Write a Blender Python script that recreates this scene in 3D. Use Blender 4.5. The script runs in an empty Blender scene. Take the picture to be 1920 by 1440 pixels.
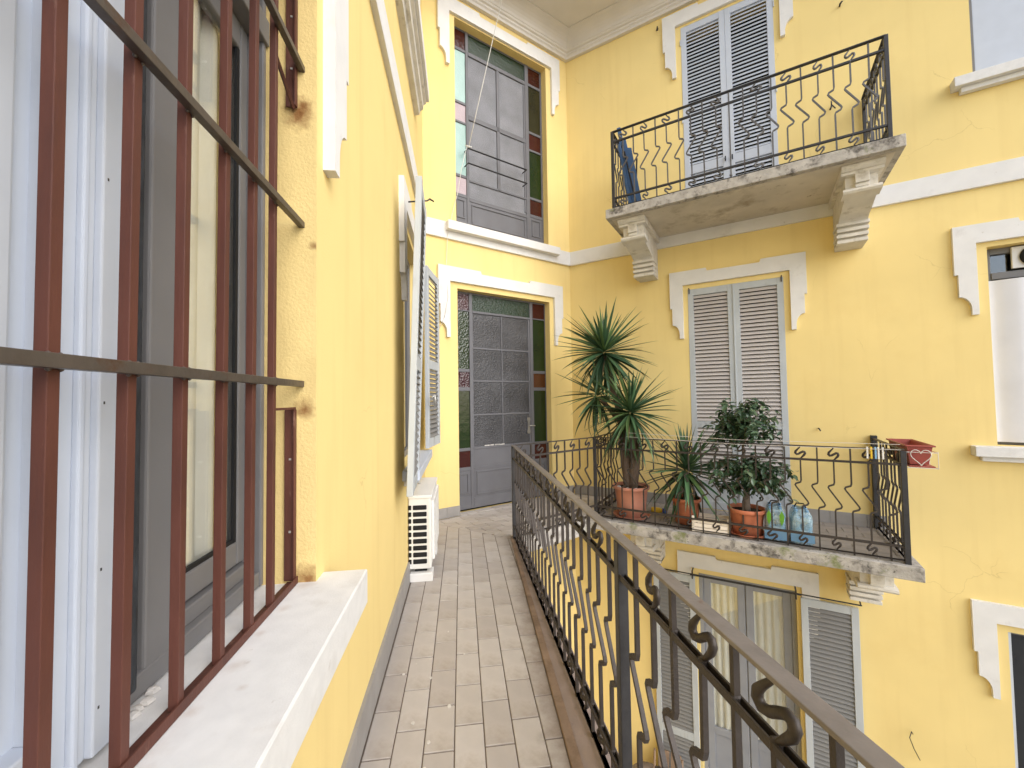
import bpy, bmesh, math, random
from mathutils import Vector, Matrix
rnd = random.Random(7)
PI = math.pi
S = bpy.context.scene
C = S.collection

# ------------------------------------------------------------------ camera, sky, sun, exposure
def cam_axes(pitch, roll):
    cp, sp = math.cos(pitch), math.sin(pitch)
    fw = Vector((0, cp, sp)); up = Vector((0, -sp, cp)); rt = Vector((1, 0, 0))
    c, s = math.cos(roll), math.sin(roll)
    return c*rt+s*up, -s*rt+c*up, fw
r_, u_, f_ = cam_axes(math.radians(1.966), math.radians(-0.871))
cd = bpy.data.cameras.new('camera'); cam = bpy.data.objects.new('camera', cd); C.objects.link(cam)
cam.matrix_world = Matrix(((r_.x, u_.x, -f_.x, 0), (r_.y, u_.y, -f_.y, 0), (r_.z, u_.z, -f_.z, 1.5), (0, 0, 0, 1)))
cd.sensor_width = 36; cd.lens = 36*767.5/1920; cd.clip_start = 0.02; cd.clip_end = 500
S.camera = cam

SUN_EL, SUN_AZ = 38, 137          # azimuth clockwise from +Y; the light comes from behind and to the right
W = bpy.data.worlds.new('World'); S.world = W; W.use_nodes = True
nt = W.node_tree; bg = nt.nodes['Background']
sky = nt.nodes.new('ShaderNodeTexSky'); sky.sky_type = 'NISHITA'; sky.sun_disc = False
sky.sun_elevation = math.radians(SUN_EL); sky.sun_rotation = math.radians(SUN_AZ)
sky.air_density = 1.0; sky.dust_density = 1.6; sky.ozone_density = 1.0
bw = nt.nodes.new('ShaderNodeRGBToBW'); mx = nt.nodes.new('ShaderNodeMixRGB'); mx.inputs[0].default_value = 0.42
nt.links.new(sky.outputs[0], bw.inputs[0]); nt.links.new(sky.outputs[0], mx.inputs[1]); nt.links.new(bw.outputs[0], mx.inputs[2])
nt.links.new(mx.outputs[0], bg.inputs[0]); bg.inputs[1].default_value = 0.15
sd = bpy.data.lights.new('sun', 'SUN'); sun = bpy.data.objects.new('sun', sd); C.objects.link(sun)
sd.energy = 0.54; sd.angle = math.radians(70); sd.color = (1, .985, .965)
az, el = math.radians(SUN_AZ), math.radians(SUN_EL)
sun.rotation_euler = Vector((math.sin(az)*math.cos(el), math.cos(az)*math.cos(el), math.sin(el))).to_track_quat('Z', 'Y').to_euler()
S.view_settings.view_transform = 'Standard'; S.view_settings.look = 'None'
S.view_settings.exposure = 1.34; S.view_settings.gamma = 1; S.view_settings.use_curve_mapping = False
S.render.engine = 'CYCLES'; S.cycles.max_bounces = 8; S.cycles.diffuse_bounces = 5; S.cycles.transparent_max_bounces = 12

# ------------------------------------------------------------------ materials
def mat(name, col, rough=.7, var=.08, scale=6, bump=0, bscale=60, metal=0, spec=.3, dirt=None, dscale=2.5, dthr=(.5, .7), stretch=(1, 1, 1), extra=None, bdist=.004):
    m = bpy.data.materials.new(name); m.use_nodes = True
    n = m.node_tree.nodes; l = m.node_tree.links; p = n['Principled BSDF']
    p.inputs['Roughness'].default_value = rough; p.inputs['Metallic'].default_value = metal
    p.inputs['Specular IOR Level'].default_value = spec
    tc = n.new('ShaderNodeTexCoord'); mp = n.new('ShaderNodeMapping'); mp.inputs['Scale'].default_value = stretch
    l.new(tc.outputs['Object'], mp.inputs[0])
    ns = n.new('ShaderNodeTexNoise'); ns.inputs['Scale'].default_value = scale; ns.inputs['Detail'].default_value = 6
    l.new(mp.outputs[0], ns.inputs['Vector'])
    rp = n.new('ShaderNodeMapRange'); rp.inputs[1].default_value = .3; rp.inputs[2].default_value = .7
    l.new(ns.outputs[0], rp.inputs[0])
    cm = n.new('ShaderNodeMixRGB')
    cm.inputs[1].default_value = (*[c*(1-var) for c in col], 1); cm.inputs[2].default_value = (*[min(1, c*(1+var)) for c in col], 1)
    l.new(rp.outputs[0], cm.inputs[0]); out = cm.outputs[0]
    for d in ([dirt] if dirt and not isinstance(dirt, list) else dirt or []):
        dc, ds, thr = d if isinstance(d[0], tuple) else (d, dscale, dthr)
        n2 = n.new('ShaderNodeTexNoise'); n2.inputs['Scale'].default_value = ds; n2.inputs['Detail'].default_value = 8; n2.inputs['Roughness'].default_value = .65
        l.new(mp.outputs[0], n2.inputs['Vector'])
        r2 = n.new('ShaderNodeMapRange'); r2.inputs[1].default_value = thr[0]; r2.inputs[2].default_value = thr[1]
        l.new(n2.outputs[0], r2.inputs[0])
        c2 = n.new('ShaderNodeMixRGB'); c2.inputs[2].default_value = (*dc, 1)
        l.new(r2.outputs[0], c2.inputs[0]); l.new(out, c2.inputs[1]); out = c2.outputs[0]
    if extra: out = extra(n, l, tc, out)
    l.new(out, p.inputs['Base Color'])
    if bump:
        nb = n.new('ShaderNodeTexNoise'); nb.inputs['Scale'].default_value = bscale; nb.inputs['Detail'].default_value = 4
        l.new(mp.outputs[0], nb.inputs['Vector'])
        b = n.new('ShaderNodeBump'); b.inputs['Strength'].default_value = bump; b.inputs['Distance'].default_value = bdist
        l.new(nb.outputs[0], b.inputs['Height']); l.new(b.outputs[0], p.inputs['Normal'])
    return m

def cracks(n, l, tc, out):
    d = n.new('ShaderNodeTexNoise'); d.inputs['Scale'].default_value = 2.2; d.inputs['Detail'].default_value = 5
    l.new(tc.outputs['Object'], d.inputs['Vector'])
    a = n.new('ShaderNodeMixRGB'); a.blend_type = 'ADD'; a.inputs[0].default_value = .5
    l.new(tc.outputs['Object'], a.inputs[1]); l.new(d.outputs[1], a.inputs[2])
    v = n.new('ShaderNodeTexVoronoi'); v.feature = 'DISTANCE_TO_EDGE'; v.inputs['Scale'].default_value = .9
    l.new(a.outputs[0], v.inputs['Vector'])
    r = n.new('ShaderNodeMapRange'); r.inputs[1].default_value = .0; r.inputs[2].default_value = .0035; r.inputs[3].default_value = .32; r.inputs[4].default_value = 0
    l.new(v.outputs[0], r.inputs[0])
    k = n.new('ShaderNodeTexNoise'); k.inputs['Scale'].default_value = 1.3
    l.new(tc.outputs['Object'], k.inputs['Vector'])
    kr = n.new('ShaderNodeMapRange'); kr.inputs[1].default_value = .56; kr.inputs[2].default_value = .62
    l.new(k.outputs[0], kr.inputs[0])
    mu = n.new('ShaderNodeMath'); mu.operation = 'MULTIPLY'; l.new(r.outputs[0], mu.inputs[0]); l.new(kr.outputs[0], mu.inputs[1])
    # faint streaks where rain has run down
    mp = n.new('ShaderNodeMapping'); mp.inputs['Scale'].default_value = (5, 5, .35); l.new(tc.outputs['Object'], mp.inputs[0])
    st = n.new('ShaderNodeTexNoise'); st.inputs['Scale'].default_value = 1.6; st.inputs['Detail'].default_value = 7; l.new(mp.outputs[0], st.inputs['Vector'])
    sr = n.new('ShaderNodeMapRange'); sr.inputs[1].default_value = .52; sr.inputs[2].default_value = .8; sr.inputs[4].default_value = .30; l.new(st.outputs[0], sr.inputs[0])
    sc = n.new('ShaderNodeMixRGB'); sc.inputs[2].default_value = (.66, .48, .20, 1); l.new(sr.outputs[0], sc.inputs[0]); l.new(out, sc.inputs[1]); out = sc.outputs[0]
    c = n.new('ShaderNodeMixRGB'); c.inputs[2].default_value = (.42, .30, .12, 1)
    l.new(mu.outputs[0], c.inputs[0]); l.new(out, c.inputs[1])
    return c.outputs[0]

def spots(pts, col, amount=.85):
    """stains with a shape of their own: soft blobs round points given in object space (x, y, z, radius)"""
    def f(n, l, tc, out):
        nz = n.new('ShaderNodeTexNoise'); nz.inputs['Scale'].default_value = 45; nz.inputs['Detail'].default_value = 4
        l.new(tc.outputs['Object'], nz.inputs['Vector'])
        for x, y, z, r in pts:
            vd = n.new('ShaderNodeVectorMath'); vd.operation = 'DISTANCE'; vd.inputs[1].default_value = (x, y, z)
            l.new(tc.outputs['Object'], vd.inputs[0])
            ad = n.new('ShaderNodeMath'); ad.operation = 'MULTIPLY_ADD'; ad.inputs[1].default_value = r*1.2; l.new(nz.outputs[0], ad.inputs[0]); l.new(vd.outputs['Value'], ad.inputs[2])
            mr = n.new('ShaderNodeMapRange'); mr.inputs[1].default_value = r*.7; mr.inputs[2].default_value = r*1.7; mr.inputs[3].default_value = amount; mr.inputs[4].default_value = 0
            l.new(ad.outputs[0], mr.inputs[0])
            c = n.new('ShaderNodeMixRGB'); c.inputs[2].default_value = (*col, 1)
            l.new(mr.outputs[0], c.inputs[0]); l.new(out, c.inputs[1]); out = c.outputs[0]
        return out
    return f

YEL = (.815, .64, .275)
M = {}
M['plaster'] = mat('yellow_plaster', YEL, .9, .035, 1.6, .25, 130, spec=.1, dirt=[((.775, .59, .245), 1.1, (.55, .8))], extra=cracks, bdist=.003)
M['reveal'] = mat('rough_reveal_plaster', (.71, .545, .24), .95, .05, 9, .4, 120, spec=.08, dirt=[((.63, .47, .20), 5, (.55, .75))], bdist=.006,
                  extra=spots([(-1.283, .055, 2.41, .055), (-1.283, .04, 2.44, .035), (-1.283, .03, .955, .045), (-1.283, .035, 1.475, .035), (-1.283, .005, 1.99, .018)], (.17, .06, .018)))
M['trim'] = mat('pale_stucco', (.72, .71, .69), .85, .05, 5, .12, 160, spec=.12, dirt=[((.52, .50, .47), 3, (.58, .8)), ((.44, .40, .34), 17, (.67, .76))])
M['sill'] = mat('speckled_stone', (.69, .68, .66), .7, .05, 22, .12, 220, spec=.2, dirt=[((.57, .54, .50), 5, (.56, .78)), ((.50, .47, .43), 16, (.64, .76)), ((.25, .22, .19), 45, (.745, .78))],
                extra=spots([(x, q, .945, r) for x, q, r in ((-1.93, .035, .022), (-1.805, .04, .018), (-1.68, .03, .024), (-1.557, .035, .016), (-1.44, .03, .022), (-1.30, .02, .03), (-1.75, -.02, .012))], (.42, .32, .24), .32))
M['concrete'] = mat('mossy_slab_edge', (.41, .385, .35), .95, .22, 12, .6, 60, spec=.1, dirt=[((.12, .11, .10), 9, (.52, .66)), ((.20, .22, .10), 3.2, (.60, .70)), ((.10, .095, .085), 28, (.60, .70))], bdist=.008)
M['soffit'] = mat('slab_underside_plaster', (.58, .53, .45), .95, .12, 2.5, .3, 30, spec=.1, dirt=[((.30, .25, .18), 3, (.52, .72)), ((.22, .18, .12), 9, (.64, .74))])
M['bracket'] = mat('bracket_cement', (.66, .63, .57), .9, .10, 7, .25, 80, spec=.1, dirt=[((.33, .29, .22), 6, (.55, .75))])
M['eave'] = mat('eave_paint', (.66, .63, .59), .85, .04, 3, .1, 90, spec=.1)
M['skirt'] = mat('grey_skirting_tile', (.30, .285, .27), .6, .10, 6, .1, 120, spec=.3)
def kerb_dirt(n, l, tc, out):
    """brown dirt that has gathered along the kerb of the walkway, by place on the floor"""
    ge = n.new('ShaderNodeNewGeometry'); sb = n.new('ShaderNodeVectorMath'); sb.operation = 'SUBTRACT'; sb.inputs[1].default_value = (-.77, 2.55, 0); l.new(ge.outputs['Position'], sb.inputs[0])
    def dot(v):
        d = n.new('ShaderNodeVectorMath'); d.operation = 'DOT_PRODUCT'; d.inputs[1].default_value = v; l.new(sb.outputs[0], d.inputs[0]); return d.outputs['Value']
    across = dot((.992+.123*.042, .123-.992*.042, 0)); along = dot((-.123, .992, 0))
    nz = n.new('ShaderNodeTexNoise'); nz.inputs['Scale'].default_value = 9; nz.inputs['Detail'].default_value = 8; nz.inputs['Roughness'].default_value = .7; l.new(ge.outputs['Position'], nz.inputs['Vector'])
    ad = n.new('ShaderNodeMath'); ad.operation = 'MULTIPLY_ADD'; ad.inputs[1].default_value = .26; l.new(nz.outputs[0], ad.inputs[0]); l.new(across, ad.inputs[2])
    mr = n.new('ShaderNodeMapRange'); mr.inputs[1].default_value = .925; mr.inputs[2].default_value = 1.10; mr.inputs[4].default_value = .8; l.new(ad.outputs[0], mr.inputs[0])
    lt = n.new('ShaderNodeMath'); lt.operation = 'LESS_THAN'; lt.inputs[1].default_value = 1.86; l.new(along, lt.inputs[0])
    mu = n.new('ShaderNodeMath'); mu.operation = 'MULTIPLY'; l.new(mr.outputs[0], mu.inputs[0]); l.new(lt.outputs[0], mu.inputs[1])
    c = n.new('ShaderNodeMixRGB'); c.inputs[2].default_value = (.13, .085, .055, 1); l.new(mu.outputs[0], c.inputs[0]); l.new(out, c.inputs[1])
    # and a faint drift of brown along the wall side
    m2 = n.new('ShaderNodeMapRange'); m2.inputs[1].default_value = .42; m2.inputs[2].default_value = .12; m2.inputs[4].default_value = .35; l.new(ad.outputs[0], m2.inputs[0])
    mu2 = n.new('ShaderNodeMath'); mu2.operation = 'MULTIPLY'; l.new(m2.outputs[0], mu2.inputs[0]); l.new(lt.outputs[0], mu2.inputs[1])
    c2 = n.new('ShaderNodeMixRGB'); c2.inputs[2].default_value = (.25, .21, .175, 1); l.new(mu2.outputs[0], c2.inputs[0]); l.new(c.outputs[0], c2.inputs[1])
    return c2.outputs[0]
M['tiles'] = [mat('floor_tile_%s' % k, c, .55, .07, 7, .15, 240, spec=.3, dirt=[((.30, .25, .20), 2.3, (.54, .78)), ((.17, .13, .10), 60, (.70, .78))], bdist=.0015, extra=kerb_dirt)
              for k, c in (('sand', (.48, .44, .405)), ('stone', (.51, .472, .44)), ('taupe', (.44, .40, .37)))]
M['btile'] = mat('balcony_floor_tile', (.27, .245, .225), .6, .08, 6, .1, 180, spec=.3, dirt=[((.16, .14, .12), 3, (.55, .75))])
M['grout'] = mat('grout', (.17, .138, .112), .95, .15, 20, .3, 100, spec=.1)
M['kerb'] = mat('brown_kerb', (.27, .19, .135), .5, .2, 8, .2, 60, dirt=[((.11, .07, .045), 5, (.5, .75))])
M['ledge'] = mat('pinkish_ledge', (.30, .235, .20), .9, .12, 8, .3, 80, dirt=[((.15, .12, .10), 6, (.55, .75))])
M['iron'] = mat('weathered_iron', (.050, .041, .036), .5, .18, 30, .25, 120, metal=.25, spec=.4, dirt=[((.115, .06, .035), 14, (.60, .74))])
M['iron_grey'] = mat('grey_painted_iron', (.105, .102, .104), .45, .15, 30, .15, 120, metal=.2, spec=.45, dirt=[((.09, .06, .045), 14, (.62, .75))])
M['iron_dark'] = mat('painted_iron', (.042, .041, .043), .45, .15, 30, .15, 120, metal=.25, spec=.4)
M['iron_top'] = mat('worn_handrail', (.20, .178, .165), .38, .12, 18, .2, 90, metal=.2, spec=.5, dirt=[((.13, .055, .025), 11, (.60, .70)), ((.5, .44, .40), 16, (.735, .76))])
M['rust'] = mat('red_oxide_bar', (.098, .034, .023), .55, .2, 14, .3, 90, spec=.35, dirt=[((.065, .026, .020), 9, (.5, .7)), ((.24, .13, .095), 30, (.62, .74)), ((.36, .27, .22), 55, (.735, .76))], stretch=(1, 1, .25))
M['flatbar'] = mat('bare_flat_bar', (.115, .097, .085), .38, .15, 24, .2, 90, metal=.5, spec=.5, dirt=[((.10, .045, .025), 14, (.55, .7))])
M['shut_blue'] = mat('pale_blue_shutter_paint', (.52, .56, .63), .5, .03, 8, .05, 120, spec=.35)
M['shut_worn'] = mat('worn_grey_shutter_paint', (.46, .49, .51), .6, .06, 9, .15, 90, spec=.3, dirt=[((.34, .34, .33), 6, (.58, .72))], stretch=(1, 1, .4))
M['slat_worn'] = mat('dusty_slat_paint', (.50, .465, .445), .65, .05, 9, .1, 90, spec=.25, dirt=[((.26, .23, .21), 5, (.55, .75))], stretch=(.4, 1, 1))
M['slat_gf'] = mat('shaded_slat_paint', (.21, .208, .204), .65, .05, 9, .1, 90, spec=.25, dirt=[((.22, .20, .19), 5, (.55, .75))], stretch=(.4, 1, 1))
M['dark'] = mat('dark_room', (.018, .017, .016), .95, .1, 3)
M['doorgrey'] = mat('grey_door_paint', (.125, .125, .137), .5, .07, 5, .12, 60, spec=.4, dirt=[((.115, .113, .12), 3, (.5, .75)), ((.26, .26, .27), 26, (.72, .78))])
M['wframe'] = mat('grey_window_frame', (.17, .165, .165), .45, .06, 6, .05, 90, spec=.4)
M['gfframe'] = mat('blue_grey_door_paint', (.27, .28, .31), .45, .06, 6, .05, 90, spec=.4)
M['putty'] = mat('white_putty', (.60, .57, .53), .9, .15, 30, .6, 60)
M['gasket'] = mat('dark_brush_seal', (.040, .043, .048), .95, .35, 40, .9, 70, stretch=(1, 1, .35), bdist=.01)
M['black'] = mat('black_rubber', (.012, .012, .013), .7, .1, 9)
M['curtain'] = mat('cream_curtain', (.72, .69, .60), .95, .06, 8, .1, 160)
M['sheet'] = mat('white_sheet', (.66, .66, .68), .9, .04, 4)
M['terracotta'] = mat('terracotta_plastic', (.50, .165, .085), .55, .08, 7, .05, 60, spec=.35, dirt=[((.36, .14, .09), 5, (.55, .75))])
M['pink_pot'] = mat('faded_terracotta', (.58, .255, .175), .6, .07, 7, .05, 60, spec=.3, dirt=[((.50, .27, .21), 5, (.5, .75))])
M['redbox'] = mat('red_brown_plastic', (.33, .075, .06), .45, .06, 6, spec=.4)
M['soil'] = mat('soil', (.035, .026, .02), .98, .4, 40, 1, 60, bdist=.02)
M['bark'] = mat('yucca_bark', (.15, .11, .085), .95, .3, 16, 1, 26, stretch=(1, 1, .5), bdist=.03)
M['twig'] = mat('pale_stem', (.17, .13, .10), .9, .25, 18, .5, 60)
def leaf_tip(n, l, tc, out):
    sp = n.new('ShaderNodeSeparateXYZ'); l.new(tc.outputs['Object'], sp.inputs[0])
    oi = n.new('ShaderNodeObjectInfo'); ad = n.new('ShaderNodeMath'); ad.operation = 'MULTIPLY_ADD'; ad.inputs[1].default_value = .10; l.new(oi.outputs['Random'], ad.inputs[0]); l.new(sp.outputs[0], ad.inputs[2])
    mr = n.new('ShaderNodeMapRange'); mr.inputs[1].default_value = .97; mr.inputs[2].default_value = 1.03; mr.inputs[4].default_value = .9; l.new(ad.outputs[0], mr.inputs[0])
    c = n.new('ShaderNodeMixRGB'); c.inputs[2].default_value = (.22, .15, .07, 1); l.new(mr.outputs[0], c.inputs[0]); l.new(out, c.inputs[1])
    hv = n.new('ShaderNodeHueSaturation'); mv = n.new('ShaderNodeMapRange'); mv.inputs[3].default_value = .7; mv.inputs[4].default_value = 1.35; l.new(oi.outputs['Random'], mv.inputs[0]); l.new(mv.outputs[0], hv.inputs['Value']); l.new(c.outputs[0], hv.inputs['Color'])
    return hv.outputs[0]
M['leaf'] = [mat('yucca_leaf_%s' % k, c, .45, .18, 5, .05, 60, spec=.4, stretch=(.3, 1, 1), extra=leaf_tip) for k, c in (('deep', (.040, .090, .042)), ('mid', (.062, .125, .055)), ('bright', (.105, .175, .062)))]
M['dryleaf'] = mat('dry_leaf', (.20, .145, .075), .8, .2, 8)
M['ficus'] = [mat('ficus_leaf_%s' % k, c, .32, .15, 12, spec=.5) for k, c in (('deep', (.042, .080, .042)), ('mid', (.068, .118, .060)), ('pale', (.15, .20, .115)))]
M['acwhite'] = mat('white_ac_casing', (.74, .73, .70), .45, .03, 5, spec=.4, dirt=[((.58, .55, .50), 4, (.6, .8))])
M['water'] = None
M['wood'] = mat('pale_crate_wood', (.80, .72, .61), .8, .15, 9, .2, 60, stretch=(.15, 1, 1))
M['bluefab'] = mat('blue_canvas', (.055, .11, .22), .8, .1, 12)
M['yellowpl'] = mat('yellow_plastic', (.75, .50, .04), .45, .03)
M['bluepl'] = mat('blue_plastic', (.03, .07, .42), .4, .03)
M['lightblue'] = mat('light_blue_plastic', (.22, .42, .66), .4, .03)
M['whitepl'] = mat('white_plastic', (.72, .71, .69), .45, .04)
M['wire'] = mat('pale_wire', (.62, .58, .53), .5, .05)
M['cable'] = mat('white_cable', (.66, .64, .60), .6, .06)
M['greenpl'] = mat('green_print', (.16, .42, .05), .4, .05)
M['ground'] = mat('courtyard_paving', (.30, .285, .265), .9, .12, 1.5, .2, 30)
M['bin'] = mat('grey_bin', (.20, .17, .165), .6, .15, 9)
M['brass'] = mat('dull_steel', (.35, .34, .33), .35, .1, 20, metal=.8)
M['silver'] = mat('pale_handle', (.62, .61, .58), .35, .05, 20, metal=.6)

def pane_mat(name, col, rough=.12, bump=.5, scale=40, spec=.6, var=.2, vor=False, stretch=(1, 1, 1)):
    m = mat(name, col, rough, var, 3, 0, spec=spec)
    n = m.node_tree.nodes; l = m.node_tree.links; p = n['Principled BSDF']
    tc = [x for x in n if x.type == 'TEX_COORD'][0]
    mp = n.new('ShaderNodeMapping'); mp.inputs['Scale'].default_value = stretch; l.new(tc.outputs['Object'], mp.inputs[0])
    t = n.new('ShaderNodeTexVoronoi' if vor else 'ShaderNodeTexNoise'); t.inputs['Scale'].default_value = scale
    l.new(mp.outputs[0], t.inputs['Vector'])
    b = n.new('ShaderNodeBump'); b.inputs['Strength'].default_value = bump; b.inputs['Distance'].default_value = .01
    l.new(t.outputs[0], b.inputs['Height']); l.new(b.outputs[0], p.inputs['Normal'])
    return m
G = {'frost': pane_mat('frosted_grey_glass', (.050, .050, .055), .26, 1.0, 60, .5, .4),
     'frost_up': pane_mat('silver_ribbed_glass', (.17, .174, .192), .30, .8, 90, .55, .25),
     'green': pane_mat('bottle_green_glass', (.012, .035, .012), .10, .25, 30, .45),
     'greentex': pane_mat('hammered_green_glass', (.018, .032, .010), .14, .8, 42, .7, vor=True),
     'greenmid': pane_mat('textured_green_glass', (.010, .028, .012), .16, .8, 60, .5),
     'moss': pane_mat('mossy_green_glass', (.013, .026, .006), .12, .2, 20, .4),
     'olive': pane_mat('olive_glass', (.026, .025, .011), .14, .3, 25, .4),
     'red': pane_mat('dark_red_glass', (.045, .010, .007), .12, .3, 25, .4),
     'amber': pane_mat('amber_brown_glass', (.075, .025, .008), .12, .2, 20, .4),
     'purple': pane_mat('hammered_plum_glass', (.050, .015, .020), .14, .8, 42, .7, vor=True),
     'teal': pane_mat('sky_lit_teal_glass', (.30, .46, .42), .2, .3, 50, .5, .1),  # teal panes: reflected sky brightness is put into the base colour
     'pink': pane_mat('pale_mauve_glass', (.40, .31, .33), .2, .4, 60, .5, .1),
     'darkglass': pane_mat('dark_clear_glass', (.022, .024, .026), .03, .03, 3, .7)}

def thin_glass(name, tint=(.975, .985, .98), ior=1.5):
    m = bpy.data.materials.new(name); m.use_nodes = True
    n = m.node_tree.nodes; l = m.node_tree.links; n.clear()
    o = n.new('ShaderNodeOutputMaterial'); t = n.new('ShaderNodeBsdfTransparent'); t.inputs[0].default_value = (*tint, 1)
    g = n.new('ShaderNodeBsdfGlossy'); g.inputs['Roughness'].default_value = .02
    f = n.new('ShaderNodeLayerWeight'); pw = n.new('ShaderNodeMath'); pw.operation = 'POWER'; pw.inputs[1].default_value = 4.5; l.new(f.outputs['Facing'], pw.inputs[0])
    q = n.new('ShaderNodeMapRange'); q.inputs[3].default_value = .11*ior/1.5; q.inputs[4].default_value = .9; l.new(pw.outputs[0], q.inputs[0])
    x = n.new('ShaderNodeMixShader'); l.new(q.outputs[0], x.inputs[0]); l.new(t.outputs[0], x.inputs[1]); l.new(g.outputs[0], x.inputs[2]); l.new(x.outputs[0], o.inputs[0])
    return m
M['glass'] = thin_glass('window_glass')
M['film'] = thin_glass('blue_shrink_film', (.78, .90, .96), 2.4)
def milky(m, col, f):
    n = m.node_tree.nodes; l = m.node_tree.links; o = [x for x in n if x.type == 'OUTPUT_MATERIAL'][0]; src = o.inputs[0].links[0].from_socket
    d = n.new('ShaderNodeBsdfPrincipled'); d.inputs['Base Color'].default_value = (*col, 1); d.inputs['Roughness'].default_value = .2
    nz = n.new('ShaderNodeTexNoise'); nz.inputs['Scale'].default_value = 14; tc = n.new('ShaderNodeTexCoord'); l.new(tc.outputs['Object'], nz.inputs['Vector'])
    b = n.new('ShaderNodeBump'); b.inputs['Strength'].default_value = .8; b.inputs['Distance'].default_value = .02; l.new(nz.outputs[0], b.inputs['Height']); l.new(b.outputs[0], d.inputs['Normal'])
    mr = n.new('ShaderNodeMapRange'); mr.inputs[1].default_value = .35; mr.inputs[2].default_value = .65; mr.inputs[3].default_value = f-.25; mr.inputs[4].default_value = f+.25; l.new(nz.outputs[0], mr.inputs[0])
    x = n.new('ShaderNodeMixShader'); l.new(mr.outputs[0], x.inputs[0]); l.new(src, x.inputs[1]); l.new(d.outputs[0], x.inputs[2]); l.new(x.outputs[0], o.inputs[0])
milky(M['film'], (.50, .66, .74), .45)
M['pet'] = mat('water_bottle_plastic', (.42, .62, .74), .15, .15, 25, .6, 55, spec=.8)

# ------------------------------------------------------------------ mesh builder
class MB:
    def __init__(s): s.v = []; s.f = []; s.m = []
    def add(s, vs, fs, mi=0):
        b = len(s.v); s.v += [tuple(v) for v in vs]; s.f += [tuple(i+b for i in f) for f in fs]; s.m += [mi]*len(fs); return s
    def quad(s, a, b, c, d, mi=0): return s.add([a, b, c, d], [(0, 1, 2, 3)], mi)
    def box(s, x0, x1, y0, y1, z0, z1, mi=0):
        vs = [(x, y, z) for z in (z0, z1) for y in (y0, y1) for x in (x0, x1)]
        return s.add(vs, [(0, 1, 5, 4), (1, 3, 7, 5), (3, 2, 6, 7), (2, 0, 4, 6), (4, 5, 7, 6), (0, 2, 3, 1)], mi)
    def prism(s, poly, a0, a1, axis='y', mi=0):
        n = len(poly)
        def P(p, a): return {'y': (p[0], a, p[1]), 'x': (a, p[0], p[1]), 'z': (p[0], p[1], a)}[axis]
        vs = [P(p, a0) for p in poly]+[P(p, a1) for p in poly]
        fs = [tuple(range(n)), tuple(range(2*n-1, n-1, -1))]+[(i, i+n, (i+1) % n+n, (i+1) % n) for i in range(n)]
        return s.add(vs, fs, mi)
    def tube(s, path, r, n=8, ref=(0, 1, 0), rot=0, mi=0, flat=1.0):
        path = [Vector(p) for p in path]; k = len(path); rs = r if isinstance(r, (list, tuple)) else [r]*k
        ref = Vector(ref); vs = []
        for i, p in enumerate(path):
            t = (path[min(i+1, k-1)]-path[max(i-1, 0)]).normalized()
            a = ref-t*ref.dot(t)
            if a.length < 1e-4: a = Vector((1, 0, 0))-t*t.x
            a.normalize(); b = t.cross(a)
            sc = 1.0
            if 0 < i < k-1:
                c = (path[i]-path[i-1]).normalized().dot((path[i+1]-path[i]).normalized()); sc = min(1.5, 1/max(.5, math.sqrt(max(0.01, (1+c)/2))))
            for j in range(n):
                th = rot+2*PI*j/n; vs.append(p+a*(math.cos(th)*rs[i]*flat)+b*(math.sin(th)*rs[i]*sc))
        fs = [tuple(range(n))[::-1], tuple(range((k-1)*n, k*n))]
        for i in range(k-1):
            for j in range(n): fs.append((i*n+j, i*n+(j+1) % n, (i+1)*n+(j+1) % n, (i+1)*n+j))
        return s.add(vs, fs, mi)
    def lathe(s, prof, n=24, c=(0, 0, 0), mi=0, cap=True):
        vs = []; k = len(prof)
        for r, z in prof:
            for j in range(n): vs.append((c[0]+r*math.cos(2*PI*j/n), c[1]+r*math.sin(2*PI*j/n), c[2]+z))
        fs = [(i*n+j, i*n+(j+1) % n, (i+1)*n+(j+1) % n, (i+1)*n+j) for i in range(k-1) for j in range(n)]
        if cap: fs += [tuple(range(n))[::-1], tuple(range((k-1)*n, k*n))]
        return s.add(vs, fs, mi)
    def mesh(s, name, mats, bevel=0, smooth=False, seg=2):
        me = bpy.data.meshes.new(name); me.from_pydata(s.v, [], s.f)
        mats = mats if isinstance(mats, (list, tuple)) else [mats]
        for m in mats: me.materials.append(m)
        for p, i in zip(me.polygons, s.m): p.material_index = i
        bm = bmesh.new(); bm.from_mesh(me)
        bmesh.ops.recalc_face_normals(bm, faces=bm.faces)
        if bevel:
            es = [e for e in bm.edges if len(e.link_faces) == 2 and e.calc_face_angle(0) > .5]
            bmesh.ops.bevel(bm, geom=es, offset=bevel, segments=seg, affect='EDGES', profile=.5)
        bm.to_mesh(me); bm.free()
        if smooth:
            for p in me.polygons: p.use_smooth = True
        return me
    def build(s, name, mats, parent=None, bevel=0, smooth=False, loc=(0, 0, 0), rz=0, label=None, seg=2):
        return inst(name, s.mesh(name, mats, bevel, smooth, seg), parent, loc, rz, label)

def inst(name, me, parent=None, loc=(0, 0, 0), rz=0, label=None, rot=None):
    o = bpy.data.objects.new(name, me); C.objects.link(o)
    o.parent = parent; o.location = loc; o.rotation_euler = rot if rot is not None else (0, 0, rz)
    if label: o['label'] = label
    return o

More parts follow.
